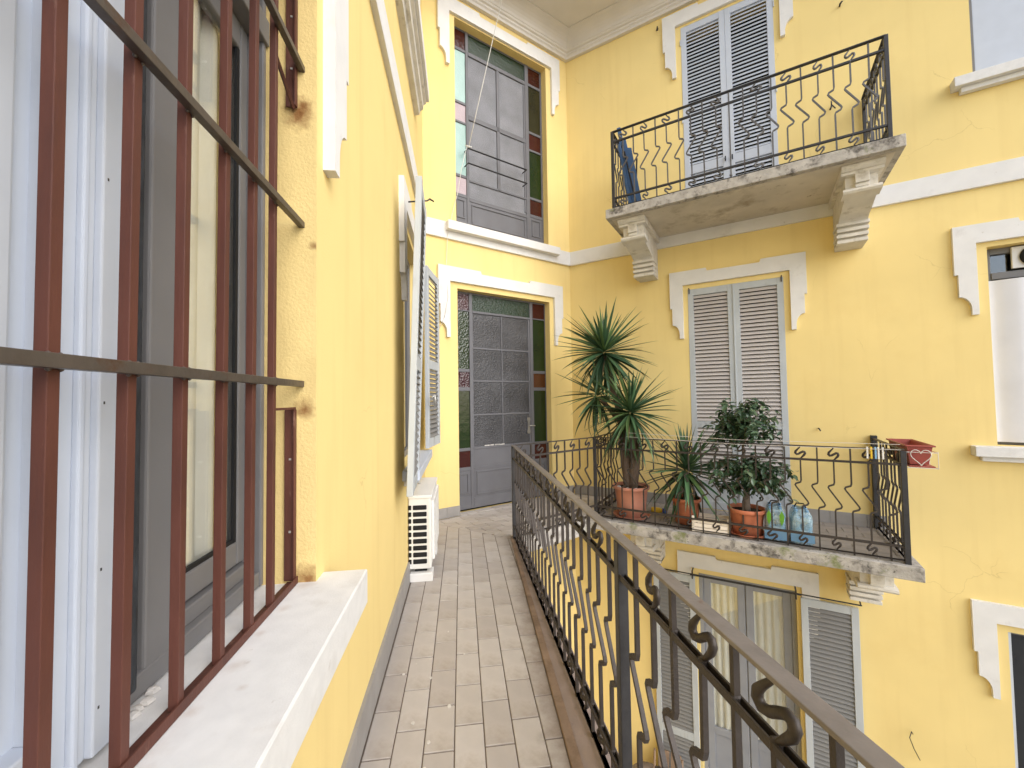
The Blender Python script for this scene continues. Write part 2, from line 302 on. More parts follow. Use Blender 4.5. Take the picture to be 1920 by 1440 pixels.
class Frame:
    """a wall's own axes: x along the wall, y into it, z up"""
    def __init__(s, o, ang):
        s.o = Vector((o[0], o[1], 0)); s.a = ang; s.d = Vector((math.cos(ang), math.sin(ang), 0)); s.i = Vector((-s.d.y, s.d.x, 0))
    def p(s, x, y=0, z=0): return s.o+s.d*x+s.i*y+Vector((0, 0, z))
    def loc(s, P):
        q = Vector((P[0], P[1], 0))-s.o; return q.dot(s.d), q.dot(s.i)
def heading(deg): return PI/2-math.radians(deg)
FR = Frame((.945, 6.435), heading(121.09))
FD = Frame((.945, 6.435), heading(55.86))
FL = Frame((-.77, 2.55), heading(-7.08))
S_LD, D_LD = 2.530, -2.449

def setp(o, label, cat, group=None, kind='thing'):
    o['label'] = label; o['category'] = cat; o['kind'] = kind
    if group: o['group'] = group
    return o
def thing(name, label, cat, fr, x=0, y=0, z=0, group=None, drz=0):
    o = bpy.data.objects.new(name, None); C.objects.link(o); o.empty_display_size = .1
    o.location = fr.p(x, y, z) if fr else (x, y, z); o.rotation_euler = (0, 0, (fr.a if fr else 0)+drz)
    return setp(o, label, cat, group)
def struct(o): o['kind'] = 'structure'; return o
def copy_tree(o, parent=None):
    c = o.copy(); C.objects.link(c); c.parent = parent
    for ch in list(o.children): copy_tree(ch, c)
    return c

# ------------------------------------------------------------------ the setting: ground, walls
g = MB(); g.quad((-60, -60, -4.05), (60, -60, -4.05), (60, 60, -4.05), (-60, 60, -4.05))
struct(g.build('ground', M['ground']))

def wall(name, fr, x0, x1, z0, z1, holes, label, depth=.34, back=True):
    """front faces round the openings, deep reveals, and a dark room behind each opening"""
    b = MB(); xs = sorted({x0, x1, *[h[i] for h in holes for i in (0, 1)]}); zs = sorted({z0, z1, *[h[i] for h in holes for i in (2, 3)]})
    inh = lambda x, z: any(h[0] < x < h[1] and h[2] < z < h[3] for h in holes)
    for i in range(len(xs)-1):
        for j in range(len(zs)-1):
            a, c, d, e = xs[i], xs[i+1], zs[j], zs[j+1]
            if not inh((a+c)/2, (d+e)/2): b.quad((a, 0, d), (c, 0, d), (c, 0, e), (a, 0, e))
    for h in holes:
        a, c, d, e = h[:4]; dp = h[4] if len(h) > 4 else depth; rm = h[5] if len(h) > 5 else 0
        b.quad((a, 0, d), (a, 0, e), (a, dp, e), (a, dp, d), rm); b.quad((c, 0, d), (c, dp, d), (c, dp, e), (c, 0, e), rm)
        b.quad((a, 0, e), (c, 0, e), (c, dp, e), (a, dp, e), rm); b.quad((a, 0, d), (a, dp, d), (c, dp, d), (c, 0, d), rm)
        # the room
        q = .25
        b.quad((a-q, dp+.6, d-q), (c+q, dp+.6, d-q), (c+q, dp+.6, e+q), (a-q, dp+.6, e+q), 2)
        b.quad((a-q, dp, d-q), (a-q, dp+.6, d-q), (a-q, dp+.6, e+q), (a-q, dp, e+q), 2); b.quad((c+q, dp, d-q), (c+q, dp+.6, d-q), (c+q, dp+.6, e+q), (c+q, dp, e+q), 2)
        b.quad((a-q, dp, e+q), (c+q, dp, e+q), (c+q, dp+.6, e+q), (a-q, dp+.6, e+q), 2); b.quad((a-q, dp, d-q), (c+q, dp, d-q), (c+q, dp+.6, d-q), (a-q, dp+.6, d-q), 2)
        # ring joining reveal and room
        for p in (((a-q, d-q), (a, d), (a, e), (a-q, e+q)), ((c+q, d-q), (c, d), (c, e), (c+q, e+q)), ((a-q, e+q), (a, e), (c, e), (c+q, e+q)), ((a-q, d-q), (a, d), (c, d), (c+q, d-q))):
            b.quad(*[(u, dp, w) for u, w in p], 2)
    o = b.build(name, [M['plaster'], M['reveal'], M['dark']])
    o.location = fr.o; o.rotation_euler = (0, 0, fr.a)
    # keep the front faces outward: separate sheets do not share edges, so normals are irrelevant to shading here
    return setp(o, label, 'wall', 'yellow courtyard walls')

W_R = wall('house_wall', FR, 0, 9, -4.05, 7.3,
           [(1.73, 2.81, 3.86, 6.62), (1.72, 2.81, 0.0, 2.94), (1.74, 2.82, -4.0, -.86),
            (4.53, 5.62, .955, 2.955), (4.50, 5.60, 4.73, 6.62), (4.53, 5.62, -2.9, -.865)],
           'yellow plaster wall carrying the two balconies and the louvred doors')
W_D = wall('house_wall', FD, D_LD, 0, -4.05, 7.3, [(-1.985, -.43, .0, 2.95, .17), (-1.99, -.425, 3.79, 6.62, .17), (-1.6, -.75, -4.0, -.9)],
           'yellow plaster wall between the walkway and the balconies with the coloured glass door')
W_L = wall('house_wall', FL, -6, S_LD, -4.05, 7.3, [(-2.37, -1.28, .93, 2.94, .42, 1), (.70, 1.79, .96, 2.94, .2), (.70, 1.79, 4.72, 6.6, .2)],
           'yellow plaster wall along the tiled walkway with the barred window')

# string courses, surrounds, sills and skirting: parts of their wall
def band(fr_par, x0, x1, z0=3.572, z1=3.788, d=.035): MB().box(x0, x1, -d, .02, z0, z1).build('string_course', M['trim'], fr_par, .004)
band(W_R, .02, 9)
band(W_D, D_LD+.02, -.02)
band(W_L, -6, S_LD-.02)

def surround(par, x0, x1, zt, below=.92, d=.04, blk=.46, dip=.04, ear=.165):
    """stepped lintel with two hanging ears; x0..x1 is the outer width, zt the top of the end blocks"""
    zi = zt-.19
    def side(s, xo, xi):
        st = .027*s
        pts = [(xo, zt), (xo, zt-.50), (xo+st, zt-.50), (xo+st, zt-.73)]
        cx, cz, rx, rz = xo+st, zt-.86, .088*s, .13
        for k in range(1, 7):
            t = k/6*PI/2; pts.append((cx+rx*math.sin(t), cz+rz*math.cos(t)))
        pts += [(xo+.115*s, zt-below), (xi, zt-below), (xi, zi)]
        return pts
    L = side(1, x0, x0+ear); R = side(-1, x1, x1-ear)
    poly = [(x0+blk, zt), *L, *R[::-1], (x1-blk, zt), (x1-blk-.012, zt-dip), (x0+blk+.012, zt-dip)]
    b = MB(); n = len(poly)
    # two concave pieces are safest as separate prisms: ears and head
    hx0, hx1 = x0+ear, x1-ear
    b.prism([*L, (hx0, zt)][::1], -d, .01); b.prism([*R, (hx1, zt)], -d, .01)
    b.prism([(hx0, zt), (hx0, zi), (hx1, zi), (hx1, zt), (x1-blk, zt), (x1-blk-.012, zt-dip), (x0+blk+.012, zt-dip), (x0+blk, zt)], -d, .01)
    return b.build('lintel_surround', M['trim'], par, 0)
for zt in (3.195, 6.845, -.60):
    surround(W_R, 1.495, 3.04, zt); surround(W_R, 4.28, 5.86, zt)
surround(W_D, -2.27, -.19, 3.215, blk=.62); surround(W_D, -2.245, -.17, 6.83, blk=.62)
surround(W_L, -2.60, -1.055, 3.19); surround(W_L, .475, 2.02, 3.19); surround(W_L, .475, 2.02, 6.84)

def sill(par, x0, x1, zt, d, h, m='sill', drop=True, yb=.02):
    MB().box(x0, x1, -d, yb, zt-h, zt).build('window_sill', M[m], par, .005)
    if drop: MB().box(x0+.06, x1-.06, -d*.55, -.002, zt-h-.05, zt-h-.001).build('sill_moulding', M['trim'], par, .004)
sill(W_L, -2.62, -1.205, .945, .137, .11, drop=False, yb=.30)
sill(W_L, .58, 1.93, .955, .13, .075, 'shut_blue')
sill(W_R, 4.34, 5.80, .95, .12, .10); sill(W_R, 4.33, 5.80, 4.725, .12, .10); sill(W_R, 4.34, 5.80, -2.9, .12, .10)
sill(W_D, -2.16, -.29, 3.785, .12, .115, 'trim', drop=False)
# deep moulded ledge under the upper window of the walkway wall
b = MB(); b.box(.30, 1.62, -.15, .02, 4.60, 4.72); b.build('window_sill', M['trim'], W_L, .004)
b = MB(); b.prism([(-.12, 4.599), (-.12, 4.56), (-.095, 4.545), (-.09, 4.50), (-.06, 4.48), (-.05, 4.44), (.0, 4.43), (.0, 4.599)], .34, 1.59, 'x'); b.build('sill_moulding', M['bracket'], W_L)

def skirting(par, x0, x1, h, step=.26, d=.016):
    x = x0
    first = None
    while x < x1-.01:
        e = min(x+step, x1)
        MB().box(x+.001, e-.001, -d, .005, .001, h).build('skirting_tile', M['skirt'], par, .0015); x = e
skirting(W_L, -1.5, S_LD-.03, .165, .33)
skirting(W_D, D_LD+.02, -1.985, .13); skirting(W_D, -.43, -.02, .13)
skirting(W_R, .02, 1.70, .14, .33); skirting(W_R, 2.84, 3.66, .14, .33)

# eaves
E_ = setp(bpy.data.objects.new('roof_eaves', None), 'pale moulded cornice with flat soffit under the roof edge above the yellow walls', 'eaves'); C.objects.link(E_)
CZ = 6.90
prof = [(0, 0), (.05, 0), (.055, .035), (.075, .05), (.075, .075), (.10, .085), (.105, .11), (.115, .115)]
for k in range(1, 7):
    t = k/6*PI/2; prof.append((.115+.165*(1-math.cos(t)), .115+.155*math.sin(t)))
prof += [(.285, .27), (.285, .285)]
def inter(fr1, n1, fr2, n2):
    p1 = fr1.p(0, -n1); p2 = fr2.p(0, -n2); d1, d2 = fr1.d, fr2.d
    den = d1.x*d2.y-d1.y*d2.x; t = ((p2.x-p1.x)*d2.y-(p2.y-p1.y)*d2.x)/den
    return p1+d1*t
def sweep(seg, nn, z):
    if seg == 'L': return [FL.p(-6, -nn, z), inter(FL, nn, FD, nn)+Vector((0, 0, z))]
    if seg == 'D': return [inter(FL, nn, FD, nn)+Vector((0, 0, z)), inter(FD, nn, FR, nn)+Vector((0, 0, z))]
    return [inter(FD, nn, FR, nn)+Vector((0, 0, z)), FR.p(9, -nn, z)]
for seg in 'LDR':
    b = MB()
    for (n0, z0), (n1, z1) in zip(prof, prof[1:]):
        a = sweep(seg, n0, CZ+z0); c = sweep(seg, n1, CZ+z1); b.quad(a[0], a[1], c[1], c[0])
    b.build('cornice', M['eave'], E_)
    b = MB(); a = sweep(seg, .285, CZ+.285); c = sweep(seg, .72, CZ+.285); b.quad(a[0], a[1], c[1], c[0])
    d = sweep(seg, .72, CZ+.5); b.quad(c[0], c[1], d[1], d[0]); e = sweep(seg, -.3, CZ+.9); b.quad(d[0], d[1], e[1], e[0]); b.build('soffit', M['eave'], E_)

# ------------------------------------------------------------------ walkway, landing, kerb
def wp(fr, x, y): p = fr.p(x, y); return (p.x, p.y)
walk = MB()
outer = [wp(FL, -6, 0), wp(FL, S_LD, 0), wp(FR, 0, 0), wp(FR, .62, 0), wp(FR, .62, -1.13), wp(FL, 1.86, -1.075), wp(FL, -6, -1.075)]
walk.prism(outer, -.17, -.006, 'z')
WK = struct(walk.build('walkway', M['grout']))
lb = MB(); lb.prism([wp(FL, 1.80, -.955), wp(FL, 1.80, -1.09), wp(FL, -6, -1.09), wp(FL, -6, -.75)], -.19, .003, 'z')
# landing edge
lb2 = MB(); lb2.prism([wp(FL, 1.80, -.93), wp(FR, .655, -.96), wp(FR, .655, -1.17), wp(FL, 1.82, -1.10)], -.19, -.004, 'z')
lb.build('ledge', M['ledge'], WK, .004); lb2.build('ledge', M['concrete'], WK, .004)
kb = MB(); kb.prism([wp(FL, 1.79, -.960), wp(FL, 1.79, -.990), wp(FL, -6, -.81), wp(FL, -6, -.722)], -.05, .010, 'z'); kb.build('kerb', M['kerb'], WK, .006)

def clip(poly, edges):
    for (px, py), (qx, qy) in edges:
        out = []; n = len(poly)
        side = lambda p: (qx-px)*(p[1]-py)-(qy-py)*(p[0]-px)
        for i in range(n):
            a, c = poly[i], poly[(i+1) % n]; sa, sc = side(a), side(c)
            if sa >= 0: out.append(a)
            if sa*sc < 0: t = sa/(sa-sc); out.append((a[0]+(c[0]-a[0])*t, a[1]+(c[1]-a[1])*t))
        poly = out
        if len(poly) < 3: return None
    return poly
def inset_poly(region):   # counter-clockwise list -> edges
    return list(zip(region, region[1:]+region[:1]))
def tile(poly, par, m, z=0.0, h=.012):
    ar = sum(p[0]*q[1]-q[0]*p[1] for p, q in zip(poly, poly[1:]+poly[:1]))/2
    if abs(ar) < .002: return
    cx = sum(p[0] for p in poly)/len(poly); cy = sum(p[1] for p in poly)/len(poly)
    dz = rnd.uniform(-.0008, .0008)
    b = MB(); b.prism([(p[0]-cx, p[1]-cy) for p in poly], -h, 0, 'z')
    b.build('tile', m, par, .0022, loc=(cx, cy, z+dz), seg=1)
def lay(fr, x0, x1, y0, y1, tx, ty, par, region, mats, gap=.005, x_off=0, z=0, stagger='x'):
    """tiles in the frame's axes, running bond, clipped to a convex world-space region (counter-clockwise)"""
    ed = inset_poly(region)
    nx = int((x1-x0)/tx)+2; ny = int((y1-y0)/ty)+2
    for j in range(ny):
        for i in range(-1, nx):
            if stagger == 'x': ax = x0+i*tx+(tx/2 if j % 2 else 0); ay = y0+j*ty
            else: ax = x0+i*tx; ay = y0+j*ty+(ty/2 if i % 2 else 0)
            q = [wp(fr, ax+gap*.75, ay+gap/2), wp(fr, ax+tx-gap*.75, ay+gap/2), wp(fr, ax+tx-gap*.75, ay+ty-gap/2), wp(fr, ax+gap*.75, ay+ty-gap/2)]
            q = clip(q, ed)
            if q: tile(q, par, rnd.choice(mats), z)
# walkway field: rows along the wall
s_a, s_b = wp(FL, 2.56, 0), wp(FL, 1.80, -.945)
lay(FL, -1.73, 2.6, -1.0603, 0.0, .2645, .1313, WK,
    [wp(FL, -1.9, -.018), wp(FL, -1.9, -.845), wp(FL, 1.79, -.958), wp(FL, 2.50, -.03), ], M['tiles'])
# landing field: rows along the door wall, seen beyond a diagonal seam
lay(FD, D_LD-.1, 1.2, -1.25, .25, .2645, .1313, WK,
    [wp(FL, 2.51, -.03), wp(FL, 1.795, -.945), wp(FR, .60, -1.0), wp(FR, .60, -.02), wp(FD, -.03, -.02)], M['tiles'])
lay(FD, -1.99, -.43, -.02, .16, .2645, .1313, WK, [wp(FD, -1.98, -.012), wp(FD, -.435, -.012), wp(FD, -.435, .11), wp(FD, -1.98, .11)], M['tiles'], z=.004)

# ------------------------------------------------------------------ balconies and railings
BH = .985
def zig(s=1):
    return [(0, .86), (0, .655), (-.006*s, .635), (-.046*s, .618), (-.052*s, .604), (-.044*s, .588), (.05*s, .452), (.056*s, .436), (.048*s, .420), (.006*s, .402), (0, .385), (0, .14)]
def collar(b, z):
    b.lathe([(.006, -.012), (.013, -.008), (.013, .008), (.006, .012)], 8, (0, 0, z))
def bal_mesh(s, straight):
    b = MB(); p = [(x, 0, z) for x, z in zig(s)]
    if straight: p = [(0, 0, BH-.004)]+p+[(0, 0, .0)]
    b.tube(p, .0098, 4, (0, 1, 0), PI/4); collar(b, .86); collar(b, .14)
    return b.mesh('baluster', M['iron'])
def scroll_mesh(s, top):
    q = [(.004, .128), (-.004, .112), (-.022, .092), (-.036, .074), (-.038, .058), (-.028, .047), (-.012, .050), (.008, .064), (.024, .073), (.036, .070), (.040, .058), (.034, .042), (.018, .024), (.004, .008), (0, -.004)]
    p = [(x*s, 0, .86+z) for x, z in q] if top else [(x*s*.9, 0, .14-(.128-z)*.88+.002) for x, z in q]
    r = [.004+.0065*min(1, i/3, (len(p)-1-i)/3) for i in range(len(p))]
    b = MB(); b.tube(p, r, 8, (0, 1, 0)); return b.mesh('scroll', M['iron'], smooth=True)
BAL = {(s, k): bal_mesh(s, k) for s in (1, -1) for k in (True, False)}
SCR = {(s, t): scroll_mesh(s, t) for s in (1, -1) for t in (True, False)}
cmesh = {}
def baluster(par, x, y, z, rz, s, straight, sc=1):
    o = inst('baluster', BAL[s, straight], par, (x, y, z), rot=(rnd.uniform(-.004, .004), rnd.uniform(-.006, .006), rz+rnd.uniform(-.07, .07)))
    o.scale = (rnd.uniform(.9, 1.1), 1, 1)
    if not straight:
        for t in (True, False):
            q = inst('scroll', SCR[s*sc, t], o, rot=(0, 0, rnd.uniform(-.16, .16))); q.scale = (rnd.uniform(.88, 1.12), 1, 1)
    return o
def rails(par, p, q, z=0, top_m='iron_top', m='iron', over=.0, w=.04):
    """top rail, two sub-rails and the bottom rail from p to q (x, y in the thing's frame)"""
    v = Vector((q[0]-p[0], q[1]-p[1])); L = v.length; a = math.atan2(v.y, v.x)
    def bar(nm, x0, x1, hw, z0, z1, mm, bev=.002): MB().box(x0, x1, -hw, hw, z0, z1).build(nm, M[mm], par, bev, loc=(p[0], p[1], z), rz=a)
    bar('top_rail', -over, L+over, w/2, BH, BH+.011, top_m)
    for za in (.849, .129):
        b = MB(); b.box(0, L, -.013, -.007, za, za+.020); b.box(0, L, .007, .013, za, za+.020); b.box(0, L, -.0075, .0075, za, za+.004)
        b.build('rail', M[m], par, .001, loc=(p[0], p[1], z), rz=a, seg=1); bar('rail', 0, L, .010, .018, .027, m, .001)
    return L, a
def post(par, x, y, z, h, w=.04, m='iron_dark', rz=0):
    MB().box(-w/2, w/2, -w/2, w/2, 0, h).build('post', M[m], par, .003, loc=(x, y, z), rz=rz)

def bracket_mesh():
    w = .125
    b = MB()
    pr = [(.02, 0), (-.90, 0), (-.90, -.03), (-.875, -.045), (-.86, -.075), (-.82, -.085), (-.81, -.20), (-.835, -.205), (-.845, -.225), (-.835, -.245), (-.78, -.25), (-.70, -.275), (-.58, -.305), (-.46, -.325), (-.37, -.35), (-.32, -.39), (-.29, -.43), (-.275, -.58), (.02, -.58)]
    b.prism(pr, -w, w, 'x')
    return b.mesh('bracket_body', M['bracket'], 0)
BK = {'bracket': bracket_mesh(),
      'cap_moulding': MB().prism([(.01, -.001), (-.93, -.001), (-.93, -.028), (-.905, -.05), (-.885, -.052), (-.875, -.075), (.01, -.075)], -.165, .165, 'x').mesh('cap_moulding', M['bracket']),
      'roll_moulding': MB().prism([(-.70, -.2), (-.838, -.2), (-.856, -.212), (-.858, -.232), (-.84, -.25), (-.70, -.262)], -.15, .15, 'x').mesh('roll_moulding', M['bracket']),
      'block': MB().box(-.055, .055, -.872, -.70, -.165, -.02).mesh('block', M['bracket'], .004),
      'block_foot': MB().box(-.053, .053, -.85, -.70, -.20, -.167).mesh('block_foot', M['bracket'], .003)}
BANDS = [MB().box(-.145+.006*(k % 2), .14-.005*k, -.345+.010*k, -.10, -.402-.060*k, -.366-.060*k).mesh('band', M['bracket'], .004) for k in range(4)]
def bracket(par, x, z):
    o = inst('bracket', BK['bracket'], par, (x, 0, z))
    for k in ('cap_moulding', 'roll_moulding', 'block', 'block_foot'): inst(k, BK[k], o)
    for m_ in BANDS: inst('band', m_, o)

# --- upper balcony
UB = thing('balcony', 'upper balcony with black zigzag railing, mossy slab and a folded blue chair', 'balcony', FR, 0, 0, 0, 'wrought iron balconies')
b = MB(); b.box(.93, 3.725, -1.035, -.001, 3.73, 3.845); b.build('slab', M['concrete'], UB, .006)
b = MB(); b.box(.99, 3.665, -.97, -.037, 3.722, 3.7295); b.build('slab_soffit', M['soffit'], UB)
bracket(UB, 1.215, 3.721); bracket(UB, 3.44, 3.721)
UZ = 3.85
rails(UB, (1.02, -.975), (3.63, -.975), UZ, 'iron_dark', 'iron_dark'); rails(UB, (1.02, -.975), (1.02, -.02), UZ, 'iron_dark', 'iron_dark'); rails(UB, (3.63, -.975), (3.63, -.02), UZ, 'iron_dark', 'iron_dark')
for x in (1.02, 3.63):
    post(UB, x, -.975, 3.845, 1.0, .034); post(UB, x, -.03, 3.845, 1.0, .03)
N = 20; mid = 10
for i in range(1, N):
    x = 1.02+2.61*i/N
    if i == mid:
        bm_ = MB(); bm_.tube([(0, 0, BH-.003), (0, 0, 0)], .0098, 4, (0, 1, 0), PI/4); collar(bm_, .86); collar(bm_, .14); collar(bm_, .05)
        bm_.build('baluster', M['iron_dark'], UB, loc=(x, -.975, UZ)); continue
    baluster(UB, x, -.975, UZ, 0, -1 if i < mid else 1, (i % 2 == 0) if i < mid else (i % 2 == 1))
for i in range(1, 8):
    y = -.975+.945*i/8
    baluster(UB, 1.02, y, UZ, PI/2, 1, i % 2 == 0); baluster(UB, 3.63, y, UZ, PI/2, 1, i % 2 == 0)

def regrey(o):
    for c in o.children:
        if c.name.startswith(('baluster', 'scroll')):
            c.material_slots[0].link = 'OBJECT'; c.material_slots[0].material = M['iron_grey']; regrey(c)
regrey(UB)
# --- middle balcony
MBc = thing('balcony', 'middle balcony crowded with potted plants in front of the worn louvred door', 'balcony', FR, 0, 0, 0, 'wrought iron balconies')
F0 = (.72, -1.03); F1 = (3.585, -1.10)
b = MB(); b.prism([(.66, -.002), (.66, -1.13), (3.675, -1.175), (3.675, -.002)], -.125, -.006, 'z'); b.build('slab', M['concrete'], MBc, .006)
b = MB(); b.prism([(.72, -.037), (.72, -1.07), (3.61, -1.11), (3.61, -.037)], -.134, -.1255, 'z'); b.build('slab_soffit', M['soffit'], MBc)
bracket(MBc, 1.21, -.135); bracket(MBc, 3.42, -.135)
lay(FR, .70, 3.6, -1.06, 0, .30, .15, MBc, [wp(FR, .70, -.018), wp(FR, .70, -1.0), wp(FR, 3.60, -1.075), wp(FR, 3.60, -.018)], [M['btile']], gap=.004, z=.002)
for o in [c for c in MBc.children if c.name.startswith('tile')]:      # tiles were laid in world space: bring them into the balcony's frame
    o.location = FR.loc(o.location)+(o.location.z,); o.rotation_euler = (0, 0, -FR.a)
L_, a_ = rails(MBc, F0, F1, 0, 'iron', 'iron', w=.028)
rails(MBc, F1, (F1[0], -.02), 0, 'iron', 'iron', w=.03); rails(MBc, F0, (F0[0], -.02), 0, 'iron', 'iron', w=.03)
post(MBc, *F1, -.02, 1.0, .042); post(MBc, F1[0], -.03, -.005, 1.03, .055); post(MBc, *F0, -.02, 1.0, .038)
n = 22
for i in range(1, n+1):
    t = 1-(i*.1275-.02)/L_
    if t < .015: break
    x, y = F0[0]+(F1[0]-F0[0])*t, F0[1]+(F1[1]-F0[1])*t
    baluster(MBc, x, y, 0, a_, 1, i % 2 == 1)
for i in range(1, 8):
    y = -1.09+1.06*i/8
    baluster(MBc, F1[0], y, 0, PI/2, 1, i % 2 == 0); baluster(MBc, F0[0], y+.05, 0, PI/2, 1, i % 2 == 0)

# --- walkway railing: along the walkway, then across in front of the stair door
WR = thing('railing', 'long brown iron railing with zigzag bars along the tiled walkway', 'railing', FL, 0, 0, 0)
P1 = (1.76, -1.0); PN = (-5.6, -1.03)
def wf(P): return FL.loc(P)
P2 = wf(FR.p(*F0))
PB = -.436
def rail_z(par, p, q): return rails(par, p, q, 0, 'iron_top', 'iron', over=.012, w=.042)
L1, a1 = rail_z(WR, P1, PN)
v2 = Vector((P2[0]-P1[0], P2[1]-P1[1])); L2 = v2.length; a2 = math.atan2(v2.y, v2.x)
rails(WR, P1, P2, 0, 'iron', 'iron', w=.03)
post(WR, *P1, -.02, 1.0, .045)
for s_ in (-1.19, -3.38, -5.5):
    t = (P1[0]-s_)/(P1[0]-PN[0]); post(WR, s_, P1[1]+(PN[1]-P1[1])*t, -.02, 1.0, .038)
i = 0
for k in range(-40, 12):
    s_ = -1.19-.1225*k
    if k % 18 == 0 and s_ < 0 or s_ > P1[0]-.05 or s_ < -2.6: continue
    t = (P1[0]-s_)/(P1[0]-PN[0])
    baluster(WR, s_, P1[1]+(PN[1]-P1[1])*t, 0, a1, 1, k % 2 == 1)
n2 = int(L2/.128)
for i in range(1, n2+1):
    t = (i-.1)*.128/L2
    if t > .97: break
    baluster(WR, P1[0]+v2.x*t, P1[1]+v2.y*t, 0, a2, 1, i % 2 == 0)

# ------------------------------------------------------------------ louvred shutters
_sl = {}
def slat_mesh(w, m, d=.051, tilt=55):
    key = (round(w, 3), m, tilt)
    if key not in _sl:
        t = math.radians(tilt); c, s = math.cos(t), math.sin(t); h = .0035
        ux = (c*d/2, s*d/2); nx = (-s*h, c*h)
        # the outer edge (-y) hangs lower than the inner edge
        p = [(-ux[0]-nx[0], -ux[1]-nx[1]), (ux[0]-nx[0], ux[1]-nx[1]), (ux[0]+nx[0], ux[1]+nx[1]), (-ux[0]+nx[0], -ux[1]+nx[1])]
        _sl[key] = MB().prism(p, -w/2, w/2, 'x').mesh('slat', M[m], .0012, seg=1)
    return _sl[key]
def leaf(name, par, w, h, fm, sm, rails_z, loc=(0, 0, 0), rz=0, pitch=.05, rot=None, st=.068, th=.036, panel=None, top=.085, bot=.10):
    """a shutter leaf: x 0..w, z 0..h, outer face at y=-th/2; rails_z: (z0, z1) of the middle rails; panel: z below which the leaf is solid"""
    b = MB(); y0, y1 = -th/2, th/2
    b.box(0, st, y0, y1, 0, h); b.box(w-st, w, y0, y1, 0, h)
    rs = [(0, bot)]+list(rails_z)+[(h-top, h)]
    for z0, z1 in rs: b.box(st-.001, w-st+.001, y0+.003, y1-.003, z0, z1)
    o = b.build(name, M[fm], par, .0025, loc=loc, rz=rz, seg=1)
    if rot: o.rotation_euler = rot
    sm_ = slat_mesh(w-2*st-.002, sm)
    for (a0, a1), (b0, b1) in zip(rs, rs[1:]):
        if panel and b0 <= panel:
            MB().box(st, w-st, -.006, .006, a1-.001, b0+.001).build('panel', M[fm], o); continue
        k = max(1, int(round((b0-a1)/pitch)))
        for j in range(k): inst('slat', sm_, o, (w/2, rnd.uniform(-.0012, .0012), a1+(j+.5)*(b0-a1)/k), rot=(rnd.uniform(-.02, .02), 0, rnd.uniform(-.002, .002)))
    return o
def doorstops(par, xs, z):
    for x in xs: MB().lathe([(.004, 0), (.014, .004), (.014, .02), (.004, .026)], 10, (x, 0, 0)).build('knob', M['black'], par, loc=(0, -.02, z))

# upper balcony door, closed
UD = thing('louvred_door', 'pale blue louvred door behind the upper balcony railing', 'louvred door', FR, 1.73, 0, 3.86, 'closed louvred doors')
leaf('shutter', UD, .538, 2.755, 'shut_blue', 'shut_blue', [(.66, .78)], (.001, .012, 0)); leaf('shutter', UD, .538, 2.755, 'shut_blue', 'shut_blue', [(.66, .78)], (.541, .012, 0))
for x in (.50, .58): MB().tube([(x, -.008, .76), (x, -.03, .76), (x, -.032, .72), (x, -.026, .70)], .007, 8, (1, 0, 0)).build('handle', M['black'], UD, smooth=True)
for z in (.4, 1.4, 2.5):
    for x in (-.006, 1.086): MB().lathe([(.007, 0), (.007, .08)], 8, (x, -.012, z)).build('hinge', M['shut_blue'], UD)
# middle balcony door, closed and worn
MD = thing('louvred_door', 'worn grey louvred door behind the potted plants on the middle balcony', 'louvred door', FR, 1.72, 0, 0.0, 'closed louvred doors')
leaf('shutter', MD, .543, 2.935, 'shut_worn', 'slat_worn', [(.30, .36), (1.06, 1.15)], (.001, .014, 0.004), panel=.31); leaf('shutter', MD, .543, 2.935, 'shut_worn', 'slat_worn', [(.30, .36), (1.06, 1.15)], (.546, .014, .004), panel=.31)
MB().box(.537, .553, -.014, -.004, .004, 2.93).build('cover_strip', M['shut_worn'], MD, .002)
for x in (.02, 1.07):
    MB().tube([(x, -.05, 2.945), (x, -.012, 2.945), (x, -.012, 2.88)], .007, 8, (1, 0, 0)).build('hook', M['iron_dark'], MD)

# ground-floor french door with its shutters folded back
FDoor = thing('french_door', 'glazed door with cream curtains and open shutters beneath the middle balcony', 'french door', FR, 1.74, 0, -4.0)
yb = .13
b = MB(); b.box(0, .05, yb-.03, yb+.04, 0, 3.14); b.box(1.03, 1.08, yb-.03, yb+.04, 0, 3.14); b.box(.05, 1.03, yb-.03, yb+.04, 3.08, 3.14); b.build('frame', M['gfframe'], FDoor, .004)
for x0, x1 in ((.052, .535), (.545, 1.028)):
    b = MB(); st = .085
    b.box(x0, x0+st, yb-.012, yb+.03, .02, 3.075); b.box(x1-st, x1, yb-.012, yb+.03, .02, 3.075)
    b.box(x0+st, x1-st, yb-.012, yb+.03, 2.99, 3.075); b.box(x0+st, x1-st, yb-.012, yb+.03, 1.03, 1.12); b.box(x0+st, x1-st, yb-.012, yb+.03, .02, .16)
    o = b.build('door_leaf', M['gfframe'], FDoor, .005)
    MB().box(x0+st, x1-st, yb+.006, yb+.016, .16, 1.03).build('panel', M['gfframe'], o, .003)
    MB().box(x0+st, x1-st, yb+.008, yb+.012, 1.12, 2.99).build('pane', M['glass'], o)
for x in (-.562, 1.118):
    leaf('shutter', FDoor, .53, 3.10, 'shut_worn', 'slat_gf', [(.95, 1.05)], (x, -.045, 0), pitch=.05)
